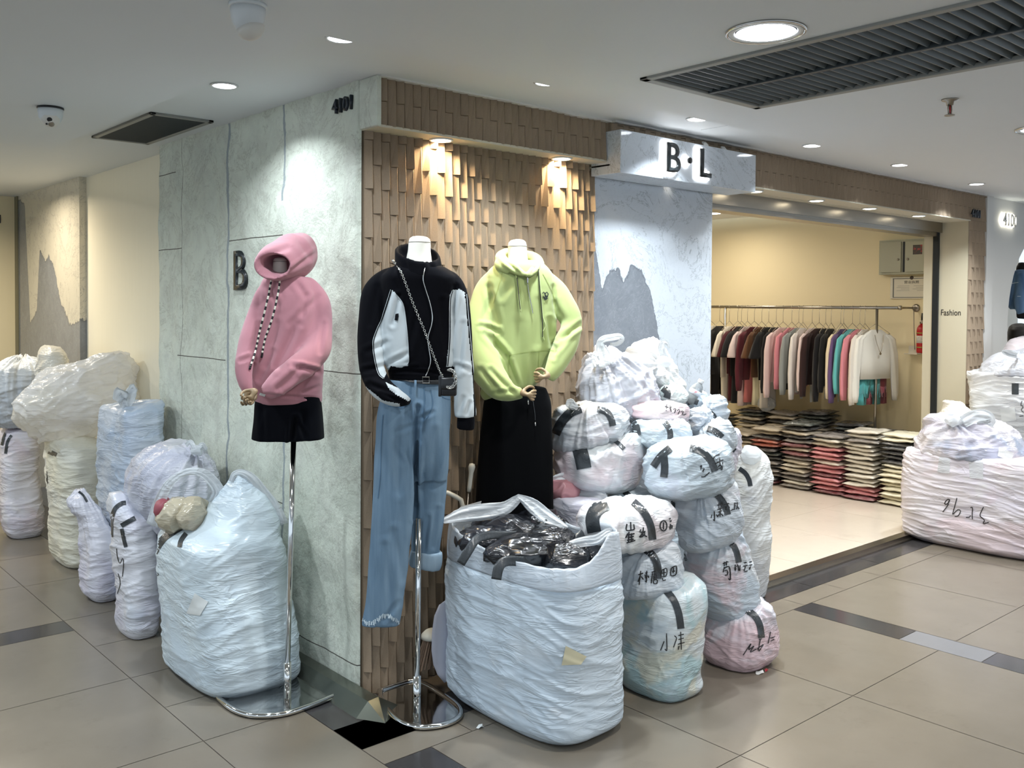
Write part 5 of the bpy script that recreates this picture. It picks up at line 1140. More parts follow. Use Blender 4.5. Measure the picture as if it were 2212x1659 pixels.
def neck(parent, C, x0, x1, ytop, ybot, lean=0):
    c = onplane((x0 + x1) / 2, ybot, C); t_ = onplane((x0 + x1) / 2 + lean, ytop, C); r = (onplane(x1, ybot, C) - onplane(x0, ybot, C)).length / 2; H = (t_ - c).length
    ax = t_ - c
    MB().lathe([(r * 1.35, -.06), (r * 1.25, -.03), (r * 1.02, 0), (r * .9, H * .4), (r * .88, H * .72), (r * .86, H * .80), (r * .80, H * .89), (r * .6, H * .965), (r * .3, H * .995), (.001, H)], c, 40, axis=ax).build('neck_form', neckm, parent, True)
    MB().tube([c + ax.normalized() * H * .74 + (Vector((math.cos(a * PI / 16), math.sin(a * PI / 16), 0)) * r * .885) for a in range(32)], .0012, 6, closed=True).build('neck_seam', plain('seam_grey', '8e8c84', .6), parent, True)
def stand(parent, foot, top, plate, ry=0):
    foot = Vector(foot); top = Vector(top)
    MB().tube([foot + Vector((0, 0, .006)), foot + Vector((0, 0, .16))], .016, 20).build('sleeve_tube', M['chrome'], parent, True)
    MB().tube([foot + Vector((0, 0, .15)), top], .0115, 20).build('pole', M['chrome'], parent, True)
    pts = spline([tuple(p) for p in plate] + [tuple(plate[0])], 60)[:-1]; c = sum((Vector(p) for p in pts), Vector()) / len(pts)
    mb = MB(); n = len(pts); mb.add([(p[0], p[1], .006) for p in pts] + [(p[0], p[1], .012) for p in pts], [tuple(range(n))[::-1], tuple(n + i for i in range(n))]); mb.build('base_plate', M['chrome'], parent)
    MB().tube([(p[0], p[1], .013) for p in pts], .0115, 14, closed=True).build('base_rim', M['chrome'], parent, True)
# ---------- pink hoodie
C = Vector((-.25, .17, 0))
mq = empty('mannequin', (-.25, .17, 0), 'headless mannequin in pink hoodie and black skort beside the letter B', 'mannequin', 'dressed mannequins')
pk = mat_fabric('pink_fleece', 'b07a84')
parts = [m_torso([(592, 588, 640, -.02, .7), (600, 572, 662, 0, .65), (612, 565, 680, 0, .6), (640, 559, 690), (690, 551, 696), (740, 545, 699), (800, 534, 699), (830, 530, 697), (846, 534, 695), (862, 548, 695), (872, 556, 693)], C, (1, .66)),
         m_limb([(650, 606, .0, 10), (668, 618, .0, 19), (686, 650, .0, 27), (692, 700, -.01, 29), (684, 752, -.06, 31), (655, 788, -.12, 30), (622, 812, -.15, 27), (592, 836, -.17, 23), (572, 848, -.17, 16)], C),
         m_limb([(590, 615, 0, 9), (568, 632, -.02, 15), (550, 690, -.04, 19), (535, 745, -.08, 20), (528, 790, -.12, 19), (530, 825, -.14, 15), (537, 846, -.14, 11)], C)]
hood = m_rings([(668, 546, 4, 8, .10), (664, 545, 20, 30, .09), (650, 548, 36, 45, .06), (628, 557, 50, 52, .0), (606, 565, 50, 42, -.07), (594, 571, 44, 33, -.11), (589, 574, 39, 28, -.125), (591, 573, 34, 23, -.115), (598, 570, 30, 21, -.08), (612, 566, 26, 22, .0), (618, 566, 12, 12, .02)], C)
cr = [(600, 840, 650, 795, 6, .012), (636, 792, 690, 805, 5, .014), (640, 815, 610, 840, 4, .008), (575, 790, 600, 700, 7, .006), (625, 700, 690, 640, 6, .004), (560, 700, 545, 760, 5, .008), (640, 700, 600, 790, 8, .010), (660, 640, 650, 700, 6, .006),
      (690, 800, 650, 790, 4, .010), (655, 850, 690, 835, 4, .004), (560, 820, 590, 760, 6, .008), (575, 620, 600, 660, 6, .005), (640, 610, 660, 640, 6, .006), (572, 852, 690, 862, 3, .005), (520, 780, 545, 770, 4, .006), (700, 700, 690, 760, 5, .006)]
g, sf = garment('hoodie', parts, pk, mq, creases=cr, amp=.007, seed=2)
h_, sh = garment('hood', [hood], pk, g, voxel=.005, smooth=6, creases=[(560, 560, 620, 535, 6, .005), (625, 590, 685, 545, 5, .007), (600, 600, 575, 575, 4, .004), (640, 510, 675, 560, 6, .005), (565, 590, 600, 600, 4, .006)], amp=.006, seed=4)
wh = plain('cord_white', 'd8d3c6', .7); bkc = plain('cord_black', '1a1b1e', .7)
for i, pts in enumerate(([(588, 598), (580, 640), (566, 700), (555, 745), (541, 790)], [(606, 598), (600, 640), (588, 690), (574, 730), (567, 765)])):
    cord(sf, 'drawstring', pts, .0042, [wh, bkc], g, stripe=2, off=.006)
    a = sf.hit(*pts[-1]); b_ = sf.hit(pts[-1][0] - 2, pts[-1][1] + 8)
    if a and b_: MB().tube([a, b_], .0045, 8).build('drawstring_tip', M['black'], g, True)
skn = mat_fabric('black_navy_cloth', '080a10', .85, sheen=.02)
s_, ss_ = garment('skort', [m_torso([(840, 558, 690), (870, 552, 694), (905, 549, 697), (935, 546, 699), (949, 545, 700)], C, (1, .6), n=2.8)], skn, mq, smooth=3, amp=.006, creases=[(630, 955, 637, 905, 5, .02), (570, 950, 566, 880, 5, .006), (660, 950, 655, 890, 6, .006), (640, 905, 660, 945, 4, .006)], seed=8)
neck(mq, C, 588, 622, 556, 592)
hand(mq, onplane(556, 840, C - FH * .2), (-RH * .55 + Vector((0, 0, -.8)) - FH * .2), 1, RH + Vector((0, 0, -.1)), wood, .72)
hand(mq, onplane(534, 838, C - FH * .15), (RH * .15 + Vector((0, 0, -1)) - FH * .1), 1, RH, wood, .72, -1)
tagp = sf.hit(575, 850); sf.patch('hem_tag', [(562, 848), (574, 852), (572, 857), (560, 853)], M['sticker'], g)
stand(mq, (-.25, .17, 0), onplane(635, 925, C), [(-.475, .33, 0), (-.475, .20, 0), (-.44, .10, 0), (-.35, .035, 0), (-.24, .03, 0), (-.13, .045, 0), (-.075, .06, 0), (-.06, .10, 0), (-.06, .2, 0), (-.06, .32, 0), (-.08, .38, 0), (-.2, .39, 0), (-.4, .39, 0), (-.46, .38, 0)])
# ---------- black and white jacket with jeans
C = Vector((.08, -.30, 0))
mq = empty('mannequin', (.08, -.30, 0), 'headless mannequin in black and white zip jacket and light blue jeans', 'mannequin', 'dressed mannequins')
bk = mat_fabric('black_track_fabric', '07080d', .8, sheen=.02); wt = mat_fabric('white_track_fabric', 'b9c2c6', .7, sheen=.15)
def full(pts, ox=480, oy=480, s=2.765): return [(ox + x / s, oy + y / s) for x, y in pts]
WP = [full([(1010, 402), (1040, 430), (1080, 480), (1098, 560), (1112, 700), (1118, 820), (1112, 856), (1060, 870), (1005, 858), (965, 935), (935, 905), (912, 820), (902, 720), (925, 640), (960, 560)]),
      full([(820, 945), (860, 985), (960, 1065), (1060, 1085), (1060, 1125), (1000, 1130), (900, 1115), (850, 1070), (820, 1000)]),
      full([(975, 955), (1040, 985), (1110, 995), (1135, 1050), (1112, 1070), (1040, 1030), (990, 990)]),
      full([(1360, 430), (1375, 408), (1420, 398), (1448, 418), (1462, 560), (1475, 700), (1490, 850), (1500, 1000), (1504, 1180), (1380, 1180), (1380, 1100), (1378, 950), (1388, 860), (1338, 864), (1355, 700), (1358, 560)])]
def reg(x, y, c, n_):
    for p in WP:
        if inpoly(x, y, p): return 1
    return 0
tor = m_torso([(570, 868, 942, 0, .8), (576, 852, 958, 0, .72), (586, 834, 974, 0, .64), (602, 820, 988, 0, .58), (640, 824, 985), (700, 825, 978), (750, 826, 977), (785, 830, 978), (798, 838, 974), (812, 840, 976), (822, 842, 974)], C, (1, .56))
ls = m_limb([(862, 590, 0, 12), (836, 598, .0, 20), (812, 632, .0, 29), (801, 690, -.02, 27), (800, 750, -.04, 26), (805, 800, -.06, 26), (822, 838, -.10, 26), (848, 856, -.13, 22), (870, 864, -.12, 15), (882, 868, -.08, 9)], C)
rs = m_limb([(945, 592, 0, 11), (972, 604, .0, 18), (988, 640, .0, 23), (996, 700, .0, 23), (1001, 770, .0, 22), (1004, 840, .0, 23), (1006, 890, .0, 25), (1006, 902, .0, 23)], C)
cr = [(800, 830, 850, 850, 5, .008), (790, 800, 830, 790, 5, .008), (795, 760, 835, 740, 6, .007), (850, 700, 862, 640, 5, .01), (840, 785, 880, 765, 5, .006), (845, 800, 900, 795, 4, .005), (900, 680, 880, 760, 7, .005), (955, 650, 965, 760, 6, .006), (1000, 700, 990, 800, 6, .008), (985, 620, 975, 680, 5, .008),
      (1000, 860, 990, 890, 5, .006), (1015, 870, 1008, 895, 4, .006), (815, 620, 800, 700, 6, .005), (850, 600, 870, 650, 7, .005), (825, 850, 870, 870, 4, .006), (985, 790, 1015, 800, 5, .006), (836, 800, 975, 806, 3, .006), (860, 560, 850, 590, 5, .004)]
g, sf = garment('zip_jacket', [tor, ls, rs], [bk, wt], mq, voxel=.0048, smooth=13, creases=cr, amp=.006, seed=12, region=reg)
cu, _ = garment('sleeve_cuff', [m_limb([(1006, 898, .0, 19), (1006, 912, 0, 20), (1005, 928, 0, 19)], C)], bk, g, voxel=.005, smooth=3, amp=.002)
# stand collar, a thick flared ring
col = m_rings([(905, 590, 50, 10, .0, .08, .085), (905, 578, 52, 14, .0, .1, .088), (904, 564, 51, 18, .0, .12, .086), (903, 552, 50, 20, .0, .16, .085), (902, 547, 49, 20, .0, .18, .084), (902, 546, 44, 16, .0, .18, .074), (903, 553, 43, 15, .0, .16, .072), (904, 564, 42, 14, .0, .12, .07), (904, 572, 30, 10, .0, .1, .05)], C)
cl_, _ = garment('stand_collar', [col], bk, g, voxel=.0045, smooth=4, amp=.004, creases=[(870, 545, 880, 580, 5, .004), (925, 560, 935, 585, 5, .004)], seed=14)
neck(mq, C, 878, 932, 510, 562, 2)
silver = plain('silver_metal', 'c9c9c6', .2, Metallic=1.0)
cord(sf, 'zipper', full([(1215, 260), (1205, 300), (1200, 345), (1215, 400), (1240, 480), (1255, 560), (1248, 620), (1228, 690), (1235, 760), (1245, 830), (1232, 880), (1215, 920)]), .0022, [silver], g, off=.003)
p0 = sf.hit(920, 572, .01) or onplane(920, 572, C - FH * .15); MB().bbox(tuple(p0 + Vector((-.004, -.004, -.022))), tuple(p0 + Vector((.004, .002, .0))), .002).build('zipper_pull', silver, g)
for pts in ([(1010, 402), (960, 560), (925, 640), (902, 720), (912, 820), (935, 905), (965, 935)], [(1040, 430), (1080, 480), (1098, 560), (1112, 700), (1118, 820), (1108, 852)], [(1462, 430), (1480, 640), (1500, 850), (1515, 1000), (1518, 1160)], [(1375, 408), (1360, 480), (1358, 700), (1345, 860)]):
    sf.ribbon('piping', full(pts), 3.2, bk, g, .002); sf.ribbon('piping', [(x - 1.2, y) for x, y in full(pts)], 1.0, wt, g, .0035)
sf.patch('arm_patch', full([(1035, 548), (1055, 545), (1048, 588), (1030, 585)]), bk, g)
# jeans
def mat_denim(name, c1, c2):
    t = NT(name); co = t.co('Object'); n = t.noise(co, 3.2, 4, .6); mp = t.n('Mapping'); t.ln(co, mp.inputs[0]); mp.inputs['Scale'].default_value = (60, 60, 3)
    n2 = t.noise(mp.outputs[0], 4, 4, .7); n3 = t.noise(co, 400, 2); mp = t.n('Mapping'); t.ln(co, mp.inputs[0]); mp.inputs['Scale'].default_value = (9, 9, 1.2); n4 = t.noise(mp.outputs[0], 1.2, 3, .6)
    a = t.mix(t.ramp(n4, [(.35, 0.0), (.65, 1.0)]), c1, c2); a = t.mix(t.math('MULTIPLY', n2, .45), a, c2); a = t.mix(t.math('MULTIPLY', n3, .25), a, c1)
    t.bsdf(a, .85, Normal=t.bump(t.math('ADD', n3, n2), .2, .002), Specular_IOR_Level=.2); return t.m
dn = mat_denim('light_denim', '48637c', '7f98ac')
hips = m_torso([(818, 836, 968), (835, 831, 970), (865, 822, 973), (900, 815, 974), (950, 812, 971, 0, .5), (1000, 810, 969, 0.01, .42), (1040, 812, 964, .02, .3)], C, (1, .56), n=2.6)
ll = m_limb([(862, 900, -.03, 44), (856, 960, -.03, 44), (852, 1030, -.03, 44.5), (850, 1090, -.03, 44), (845, 1160, -.03, 43.5), (836, 1250, -.03, 42.5), (823, 1335, -.03, 41), (822, 1350, -.03, 41.5)], C, .55)
rl = m_limb([(932, 900, .03, 40), (932, 960, .04, 39), (929, 1040, .05, 37), (926, 1100, .06, 35), (922, 1160, .06, 33), (919, 1205, .06, 30), (918, 1215, .06, 30)], C, .75)
cr = [(903, 880, 897, 1120, 5, .028), (900, 960, 896, 1080, 4, .02), (870, 900, 860, 1060, 9, .005), (940, 930, 935, 1050, 7, .006), (850, 1150, 870, 1250, 8, .006), (830, 1180, 850, 1320, 8, .006), (905, 905, 935, 890, 4, .006), (905, 915, 860, 930, 5, .005), (925, 1120, 915, 1200, 6, .008), (945, 1100, 935, 1180, 5, .008), (860, 1300, 830, 1340, 5, .005), (850, 960, 870, 1000, 6, .004)]
j_, sj = garment('jeans', [hips, ll, rl], dn, mq, voxel=.0058, smooth=5, creases=cr, amp=.006, nf=(8, 8, 4), seed=22)
cf_, scf = garment('rolled_cuff', [m_limb([(922, 1190, .06, 33), (921, 1200, .06, 35), (919, 1215, .06, 36), (917, 1226, .06, 34)], C, .8)], mat_denim('denim_inside', '71879a', '93a6b4'), j_, voxel=.005, smooth=3, amp=.006, seed=5)
dl = plain('denim_stitch', '4a6a86', .8); pale = plain('denim_fray', 'c3d3dd', .9)
for pts in ([(1205, 985), (1210, 1060), (1200, 1150), (1205, 1200)], [(1245, 1000), (1258, 1080), (1235, 1150), (1200, 1190)], [(1080, 1012), (1120, 1050), (1130, 1080), (1080, 1105), (990, 1100)], [(1300, 1010), (1320, 1045), (1362, 1060)], [(960, 1150), (950, 1300), (945, 1500), (930, 1650)]): sj.ribbon('seam', full(pts), 1.6, dl, j_, .0018)
mbf = MB(); random.seed(3)
for i in range(60):
    x = 783 + i * 1.4; y = 1340 + 8 * math.sin(i * .13) - i * .05
    sj.ribbon_into(mbf, [(x, y - random.uniform(2, 7)), (x + random.uniform(-3, 3), y + random.uniform(0, 6))], 1.1, .003, 1)
o = mbf.build('frayed_hem', pale, j_); o['kind'] = 'stuff'
blt = mat_fabric('black_belt', '101114', .4); sj.ribbon('belt', [(838, 816), (870, 818), (905, 824), (940, 826), (966, 824)], 9, blt, j_, .006)
pb = sj.hit(920, 823, .012)
if pb:
    q = [pb + RH * a + Vector((0, 0, b)) for a, b in ((-.013, -.012), (.013, -.012), (.013, .012), (-.013, .012))]; MB().tube(q, .0025, 8, closed=True).build('belt_buckle', silver, j_)
for pts in ([(898, 818), (897, 842)], [(958, 816), (957, 836)]): sj.ribbon('belt_loop', pts, 5, dn, j_, .009)
# shoulder chain and small bag
hb = empty('shoulder_bag', onplane(970, 832, C - FH * .16), 'small black quilted bag on a silver chain worn across the jacket', 'bag')
ch = MB(); L = spline([(848, 562), (868, 592), (890, 650), (915, 710), (935, 765), (952, 808), (958, 818)], 84); prev = None
for i, (x, y) in enumerate(L):
    h = sf.hit(x, y, .007) or onplane(x, y, C - FH * .15)
    if prev is not None:
        d = (h - prev).normalized(); s2 = d.cross((CL - h).normalized()) if i % 2 else (CL - h).normalized(); m_ = (h + prev) / 2; ln = (h - prev).length
        ch.tube([m_ + d * math.cos(a * PI / 4) * ln * .72 + s2 * math.sin(a * PI / 4) * .0042 for a in range(8)], .0014, 5, closed=True)
    prev = h
ch.build('chain', silver, hb, True)
bp = onplane(970, 835, C - FH * .165)
def rbox(name, c, hw, hd, hh, mat, parent, bev=.008, yaw=0):
    bm = bmesh.new(); bmesh.ops.create_cube(bm, size=2)
    for v in bm.verts: v.co = Vector((v.co.x * hw, v.co.y * hd, v.co.z * hh))
    bmesh.ops.bevel(bm, geom=list(bm.edges), offset=bev, segments=3, affect='EDGES', profile=.5)
    for v in bm.verts: v.co = Vector(c) + RH * (v.co.x * math.cos(yaw) - v.co.y * math.sin(yaw)) + FH * (v.co.x * math.sin(yaw) + v.co.y * math.cos(yaw)) + Vector((0, 0, v.co.z))
    me = bpy.data.meshes.new(name); bm.to_mesh(me); bm.free(); me.materials.append(mat); me.polygons.foreach_set('use_smooth', [True] * len(me.polygons))
    o = bpy.data.objects.new(name, me); scn.collection.objects.link(o)
    if parent: attach(o, parent)
    return o
leather = plain('black_leather', '17181b', .3)
rbox('bag_body', bp, .030, .018, .036, leather, hb); rbox('bag_flap', bp + Vector((0, 0, .012)) - FH * .003, .031, .019, .024, leather, hb); rbox('bag_side', bp - RH * .034 + Vector((0, 0, .002)), .006, .016, .04, leather, hb, .003)
ch = MB()
for i in range(15):
    a = PI * 1.15 * i / 14 - .3; c_ = bp + RH * (.005 + .022 * math.cos(a + PI * 1.5)) - FH * .024 + Vector((0, 0, .012 + .034 * math.sin(a + PI * 1.5) + .02)); d = Vector((0, 0, 1)) * math.cos(a + PI * 1.5) - RH * math.sin(a + PI * 1.5); s2 = d.cross(FH)
    ch.tube([c_ + d * math.cos(b * PI / 4) * .0075 + (s2 if i % 2 else (s2 + FH).normalized()) * math.sin(b * PI / 4) * .0055 for b in range(8)], .0018, 6, closed=True)
ch.build('chunky_chain', silver, hb, True)
stand(mq, (.08, -.30, 0), onplane(902, 1180, (.08, -.30, 0)), [(.10, .02, 0), (.07, -.02, 0), (.04, -.12, 0), (-.0, -.25, 0), (-.01, -.36, 0), (.02, -.44, 0), (.10, -.48, 0), (.19, -.46, 0), (.25, -.38, 0), (.27, -.25, 0), (.28, -.1, 0), (.26, .0, 0), (.2, .02, 0)]) if 0 else None
pl_ = [(.08, -.03, 0), (.03, -.12, 0), (-.01, -.25, 0), (-.02, -.36, 0), (.02, -.43, 0), (.10, -.465, 0), (.18, -.45, 0), (.235, -.38, 0), (.26, -.25, 0), (.27, -.1, 0), (.25, -.035, 0), (.17, -.025, 0)]
stand(mq, (.08, -.30, 0), onplane(905, 1120, C), pl_)
# ---------- yellow-green hoodie with black skirt
C = Vector((.62, -.21, 0))
mq = empty('mannequin', (.62, -.21, 0), 'headless mannequin in yellow-green hoodie and long black skirt', 'mannequin', 'dressed mannequins')
gn = mat_fabric('lime_fleece', '9dab6e')
tor = m_torso([(562, 1088, 1160, 0, .8), (572, 1070, 1176, 0, .7), (590, 1054, 1192, 0, .6), (620, 1050, 1198), (680, 1052, 1200), (740, 1055, 1198), (780, 1054, 1190), (815, 1048, 1172), (838, 1040, 1150), (852, 1038, 1138), (862, 1046, 1124)], C, (1, .6))
ls = m_limb([(1092, 588, 0, 10), (1068, 600, 0, 18), (1048, 634, 0, 26), (1035, 690, -.03, 29), (1036, 745, -.06, 34), (1050, 795, -.10, 36), (1076, 832, -.14, 31), (1102, 847, -.16, 21), (1124, 850, -.17, 15), (1130, 850, -.17, 13)], C)
rs = m_limb([(1160, 590, 0, 9), (1182, 600, 0, 15), (1204, 632, 0, 23), (1226, 672, -.02, 25), (1235, 704, -.04, 22), (1222, 745, -.08, 25), (1203, 785, -.12, 22), (1190, 808, -.14, 17), (1184, 818, -.14, 14)], C)
cr = [(1050, 720, 1095, 770, 6, .014), (1095, 770, 1115, 830, 5, .010), (1040, 705, 1075, 715, 5, .010), (1060, 800, 1110, 850, 5, .010), (1040, 800, 1080, 850, 6, .006), (1255, 700, 1205, 735, 5, .014), (1200, 740, 1195, 770, 5, .010), (1230, 720, 1200, 760, 5, .008), (1060, 640, 1045, 690, 6, .006), (1120, 700, 1125, 820, 10, .005), (1165, 650, 1160, 740, 8, .006), (1185, 690, 1190, 745, 5, .010),
      (1195, 620, 1200, 680, 5, .008), (1075, 700, 1055, 620, 6, .008), (1200, 655, 1215, 690, 6, .005), (1150, 770, 1152, 830, 6, .006), (1065, 850, 1110, 845, 4, .006), (1110, 600, 1085, 640, 7, .004)]
g, sf = garment('hoodie', [tor, ls, rs], gn, mq, voxel=.0058, smooth=11, creases=cr, amp=.007, seed=32)
hd = m_limb([(1134, 594, -.10, 6), (1116, 584, -.09, 10), (1096, 572, -.07, 13), (1082, 560, -.01, 13), (1088, 552, .06, 13), (1112, 552, .12, 15), (1140, 554, .12, 14), (1160, 562, .08, 13), (1166, 572, .0, 12), (1156, 582, -.06, 11), (1143, 592, -.10, 7), (1136, 596, -.11, 5)], C, 1.0)
hd2 = m_limb([(1086, 560, .02, 8), (1080, 572, -.05, 12), (1102, 588, -.08, 8)], C); 
h_, _ = garment('hood', [hd, hd2], gn, g, voxel=.005, smooth=5, amp=.007, creases=[(1085, 555, 1120, 590, 4, .008), (1160, 560, 1150, 590, 4, .008), (1092, 548, 1110, 575, 4, .006)], seed=41)
neck(mq, C, 1096, 1142, 517, 575, -2)
cord(sf, 'drawstring', [(1113, 578), (1118, 620), (1122, 650), (1125, 674)], .003, [gn], g); cord(sf, 'drawstring', [(1117, 600), (1120, 630), (1124, 668)], .0016, [bkc], g, off=.008)
cord(sf, 'drawstring', [(1163, 585), (1168, 630), (1172, 680), (1178, 705), (1172, 720), (1175, 735)], .0032, [gn], g); cord(sf, 'drawstring', [(1163, 582), (1166, 630), (1171, 680), (1172, 728)], .0018, [bkc], g, off=.008)
cord(sf, 'zipper', [(1138, 594), (1142, 630), (1148, 660), (1151, 677)], .002, [silver], g)
p0 = sf.hit(1139, 600, .01)
if p0: MB().bbox(tuple(p0 + Vector((-.004, -.004, -.024))), tuple(p0 + Vector((.004, .002, .0))), .002).build('zipper_pull', silver, g)
sl = plain('lime_seam', '8f9d5b', .8)
for pts in ([(1100, 768), (1130, 762), (1160, 759), (1196, 757)], [(1100, 768), (1098, 800), (1104, 815)], [(1087, 583), (1078, 615), (1066, 655)], [(1172, 590), (1184, 612), (1196, 640), (1200, 660)], [(1164, 760), (1163, 822)]): sf.ribbon('seam', pts, 1.2, sl, g, .0018)
mbx = MB()
for st in ([(1172, 634), (1174, 631), (1177, 634), (1178, 640), (1176, 646)], [(1178, 634), (1181, 631), (1184, 635), (1182, 641), (1178, 646), (1176, 648)], [(1173, 640), (1176, 645), (1181, 647)], [(1176, 634), (1180, 640), (1182, 646)]): sf.ribbon_into(mbx, st, 2.2, .003, 1)
if mbx.v: mbx.build('chest_emblem', blk, g)
s_, ssk = garment('long_skirt', [m_torso([(835, 1060, 1180), (865, 1046, 1190), (900, 1042, 1192), (960, 1036, 1194), (1040, 1030, 1195), (1110, 1026, 1196), (1180, 1022, 1198)], C, (1, .55), n=2.6)], mat_fabric('black_wool', '060709', .9, sheen=.02), mq, voxel=.009, smooth=3, amp=.006, nf=(9, 9, 1), seed=44)
for pts, tip in (([(1141, 862), (1141, 866)], (1141, 870)), ([(1150, 860), (1155, 890), (1156, 908)], (1156, 916))):
    ssk.ribbon('skirt_cord', pts, 1.2, plain('dark_cord', '25282c', .7), s_, .003); a = ssk.hit(*tip, .006)
    if a: MB().tube([a + Vector((0, 0, .009)), a - Vector((0, 0, .009))], .003, 8).build('cord_tip', silver, s_, True)
hand(mq, onplane(1122, 849, C - FH * .22), (RH * .9 + Vector((0, 0, -.15)) - FH * .1), 1, Vector((0, 0, -1)), wood, .72)
hand(mq, onplane(1190, 812, C - FH * .20), (-RH * .9 + Vector((0, 0, -.1)) - FH * .15), -1, Vector((0, 0, -1)), wood, .72)
stand(mq, (.66, -.17, 0), (.66, -.17, .95), [(.5, -.02, 0), (.48, -.12, 0), (.52, -.28, 0), (.62, -.34, 0), (.74, -.32, 0), (.82, -.2, 0), (.82, -.06, 0), (.78, -.02, 0), (.64, -.02, 0)])
# ---------- items tucked behind the big sack
ck = empty('cane', onplane(935, 1480, (.35, -.12, 0)), 'white bent tube handle sticking up between jeans and biggest sack', 'cane')
cn = plain('ivory_plastic', 'b9b7ac', .4); Cc = Vector((.36, -.12, 0))
ck.location = (.36, -.12, 0)
MB().tube([tuple(onplane(x, y, Cc)) for x, y in ((955, 1062), (968, 1065), (985, 1073), (996, 1080), (1000, 1095), (999, 1130), (997, 1300))], .0105, 12).build('bent_handle', cn, ck, True)
rd = empty('stick_handle', (.42, -.10, 0), 'slim rod with a round-ended beige grip beside the black skirt', 'stick')
Cc = Vector((.42, -.10, 0))
MB().tube([tuple(onplane(x, y, Cc)) for x, y in ((1012, 1062), (1005, 1160), (1000, 1350))], .0035, 8).build('rod', M['steel'], rd, True)
g0 = onplane(1013, 1062, Cc); g1 = onplane(1019, 1010, Cc); MB().lathe([(.009, 0), (.010, .02), (.010, .06), (.0105, .085), (.014, .10), (.0155, .112), (.012, .124), (.001, .128)], g0, 20, axis=g1 - g0).build('grip', cn, rd, True)
br = empty('broom', (.20, -.07, 0), 'beige broom head standing against the relief tiles', 'broom')
Cb = Vector((.235, -.09, 0)); a = onplane(935, 1375, Cb)
MB().lathe([(.052, 0), (.05, .012), (.035, .026), (.015, .034), (.001, .035)], a, 24, axis=(-.1, 0, 1)).build('broom_cap', cn, br, True)
random.seed(5); mbr = MB()
for i in range(46):
    u = random.uniform(-1, 1); v = random.uniform(-1, 1); p0 = a + Vector((u * .034, v * .02, 0)); p1 = a + Vector((u * .055 - .025, v * .03, -.12 - random.uniform(0, .02)))
    mbr.tube([p0, p1], .0022, 5)
o = mbr.build('bristles', plain('brown_bristle', '806a58', .7), br); o['kind'] = 'stuff'
# dustpan: white curved scoop
dp = empty('dustpan', (.30, -.25, 0), 'white plastic dustpan standing upright left of the biggest sack', 'dustpan')
Cd = Vector((.31, -.22, 0)); vs, fs = [], []
out_ = [(962, 1352), (948, 1362), (938, 1385), (933, 1420), (932, 1460), (936, 1490), (945, 1512), (960, 1530)]
for x, y in out_:
    for u in range(7): vs.append(onplane(x + (985 - x) * u / 6, y - 4 * math.sin(u), Cd + FH * (-.02 * math.sin(u / 6 * PI) + .01 * u)))
fs = [(j * 7 + i, j * 7 + i + 1, (j + 1) * 7 + i + 1, (j + 1) * 7 + i) for j in range(len(out_) - 1) for i in range(6)]
zc_ = min(v.z for v in vs); vs = [v + Vector((0, 0, .018 - zc_ if zc_ < .018 else 0)) for v in vs]
o = mesh('scoop', vs, fs, plain('lilac_white_plastic', 'b9bac6', .4), dp, True); s_ = o.modifiers.new('s', 'SOLIDIFY'); s_.thickness = .004
# litter
def litter(x, y, lb, col, s=.03, sd=0):
    p = onz(x, y, 0); mb = MB(); random.seed(sd); pts = [(math.cos(a * PI / 4) * s * random.uniform(.4, 1.1), math.sin(a * PI / 4) * s * random.uniform(.3, .8)) for a in range(8)]
    vs = [(p.x, p.y, .006)] + [(p.x + a, p.y + b, random.uniform(.001, .012)) for a, b in pts]
    mb.add(vs, [(0, i + 1, (i + 1) % 8 + 1) for i in range(8)]); o = mb.build('paper_scrap', col); o.modifiers.new('s', 'SOLIDIFY').thickness = .0006
    tag(o, lb, 'litter'); return o
litter(1038, 1573, 'crumpled white paper scrap on the floor left of the biggest sack', M['sticker'], .022, 1)
litter(1640, 1455, 'torn white label scrap on the floor near the pink-tinted sack', M['sticker'], .026, 2)
litter(1655, 1450, 'torn red label scrap on the floor near the pink-tinted sack', plain('red_scrap', 'a8323a', .6), .018, 3)
litter(2156, 1198, 'pinkish-red scrap on the floor in front of the very large lilac sack', plain('salmon_scrap', 'c46a64', .5), .022, 4)
# ------------------------------------------------------------------ inside the shop: clothes rack
RX = 5.75
rack = empty('clothes_rack', (RX, 1.6, .03), 'steel tube clothes rail with two posts along the cream shop wall', 'clothes rack')
MB().tube([(RX, .50, 1.672), (RX, 3.3, 1.672)], .014, 16).build('rail', M['steel'], rack, True)
MB().lathe([(.018, -.012), (.02, 0), (.018, .012), (.001, .016)], (RX, .49, 1.672), 20, axis=(0, -1, 0)).build('end_cap', M['steel'], rack, True)
for y in (.70, 2.31): MB().tube([(RX, y, .03), (RX, y, 1.67)], .012, 16).build('post', M['steel'], rack, True)
MB().tube([(RX, .56, 1.672), (6.2, .56, 1.672)], .010, 12).build('wall_arm', M['steel'], rack, True)
MB().lathe([(.035, 0), (.035, .008), (.02, .014)], (6.2, .56, 1.672), 24, axis=(-1, 0, 0)).build('wall_flange', M['steel'], rack, True)
o = MB().tube([(6.12, .545, 1.68), (6.12, .54, 1.5), (6.12, .53, 1.30)], .004, 8).build('hanging_cord', plain('grey_cord', '8d867a', .7), rack, True)
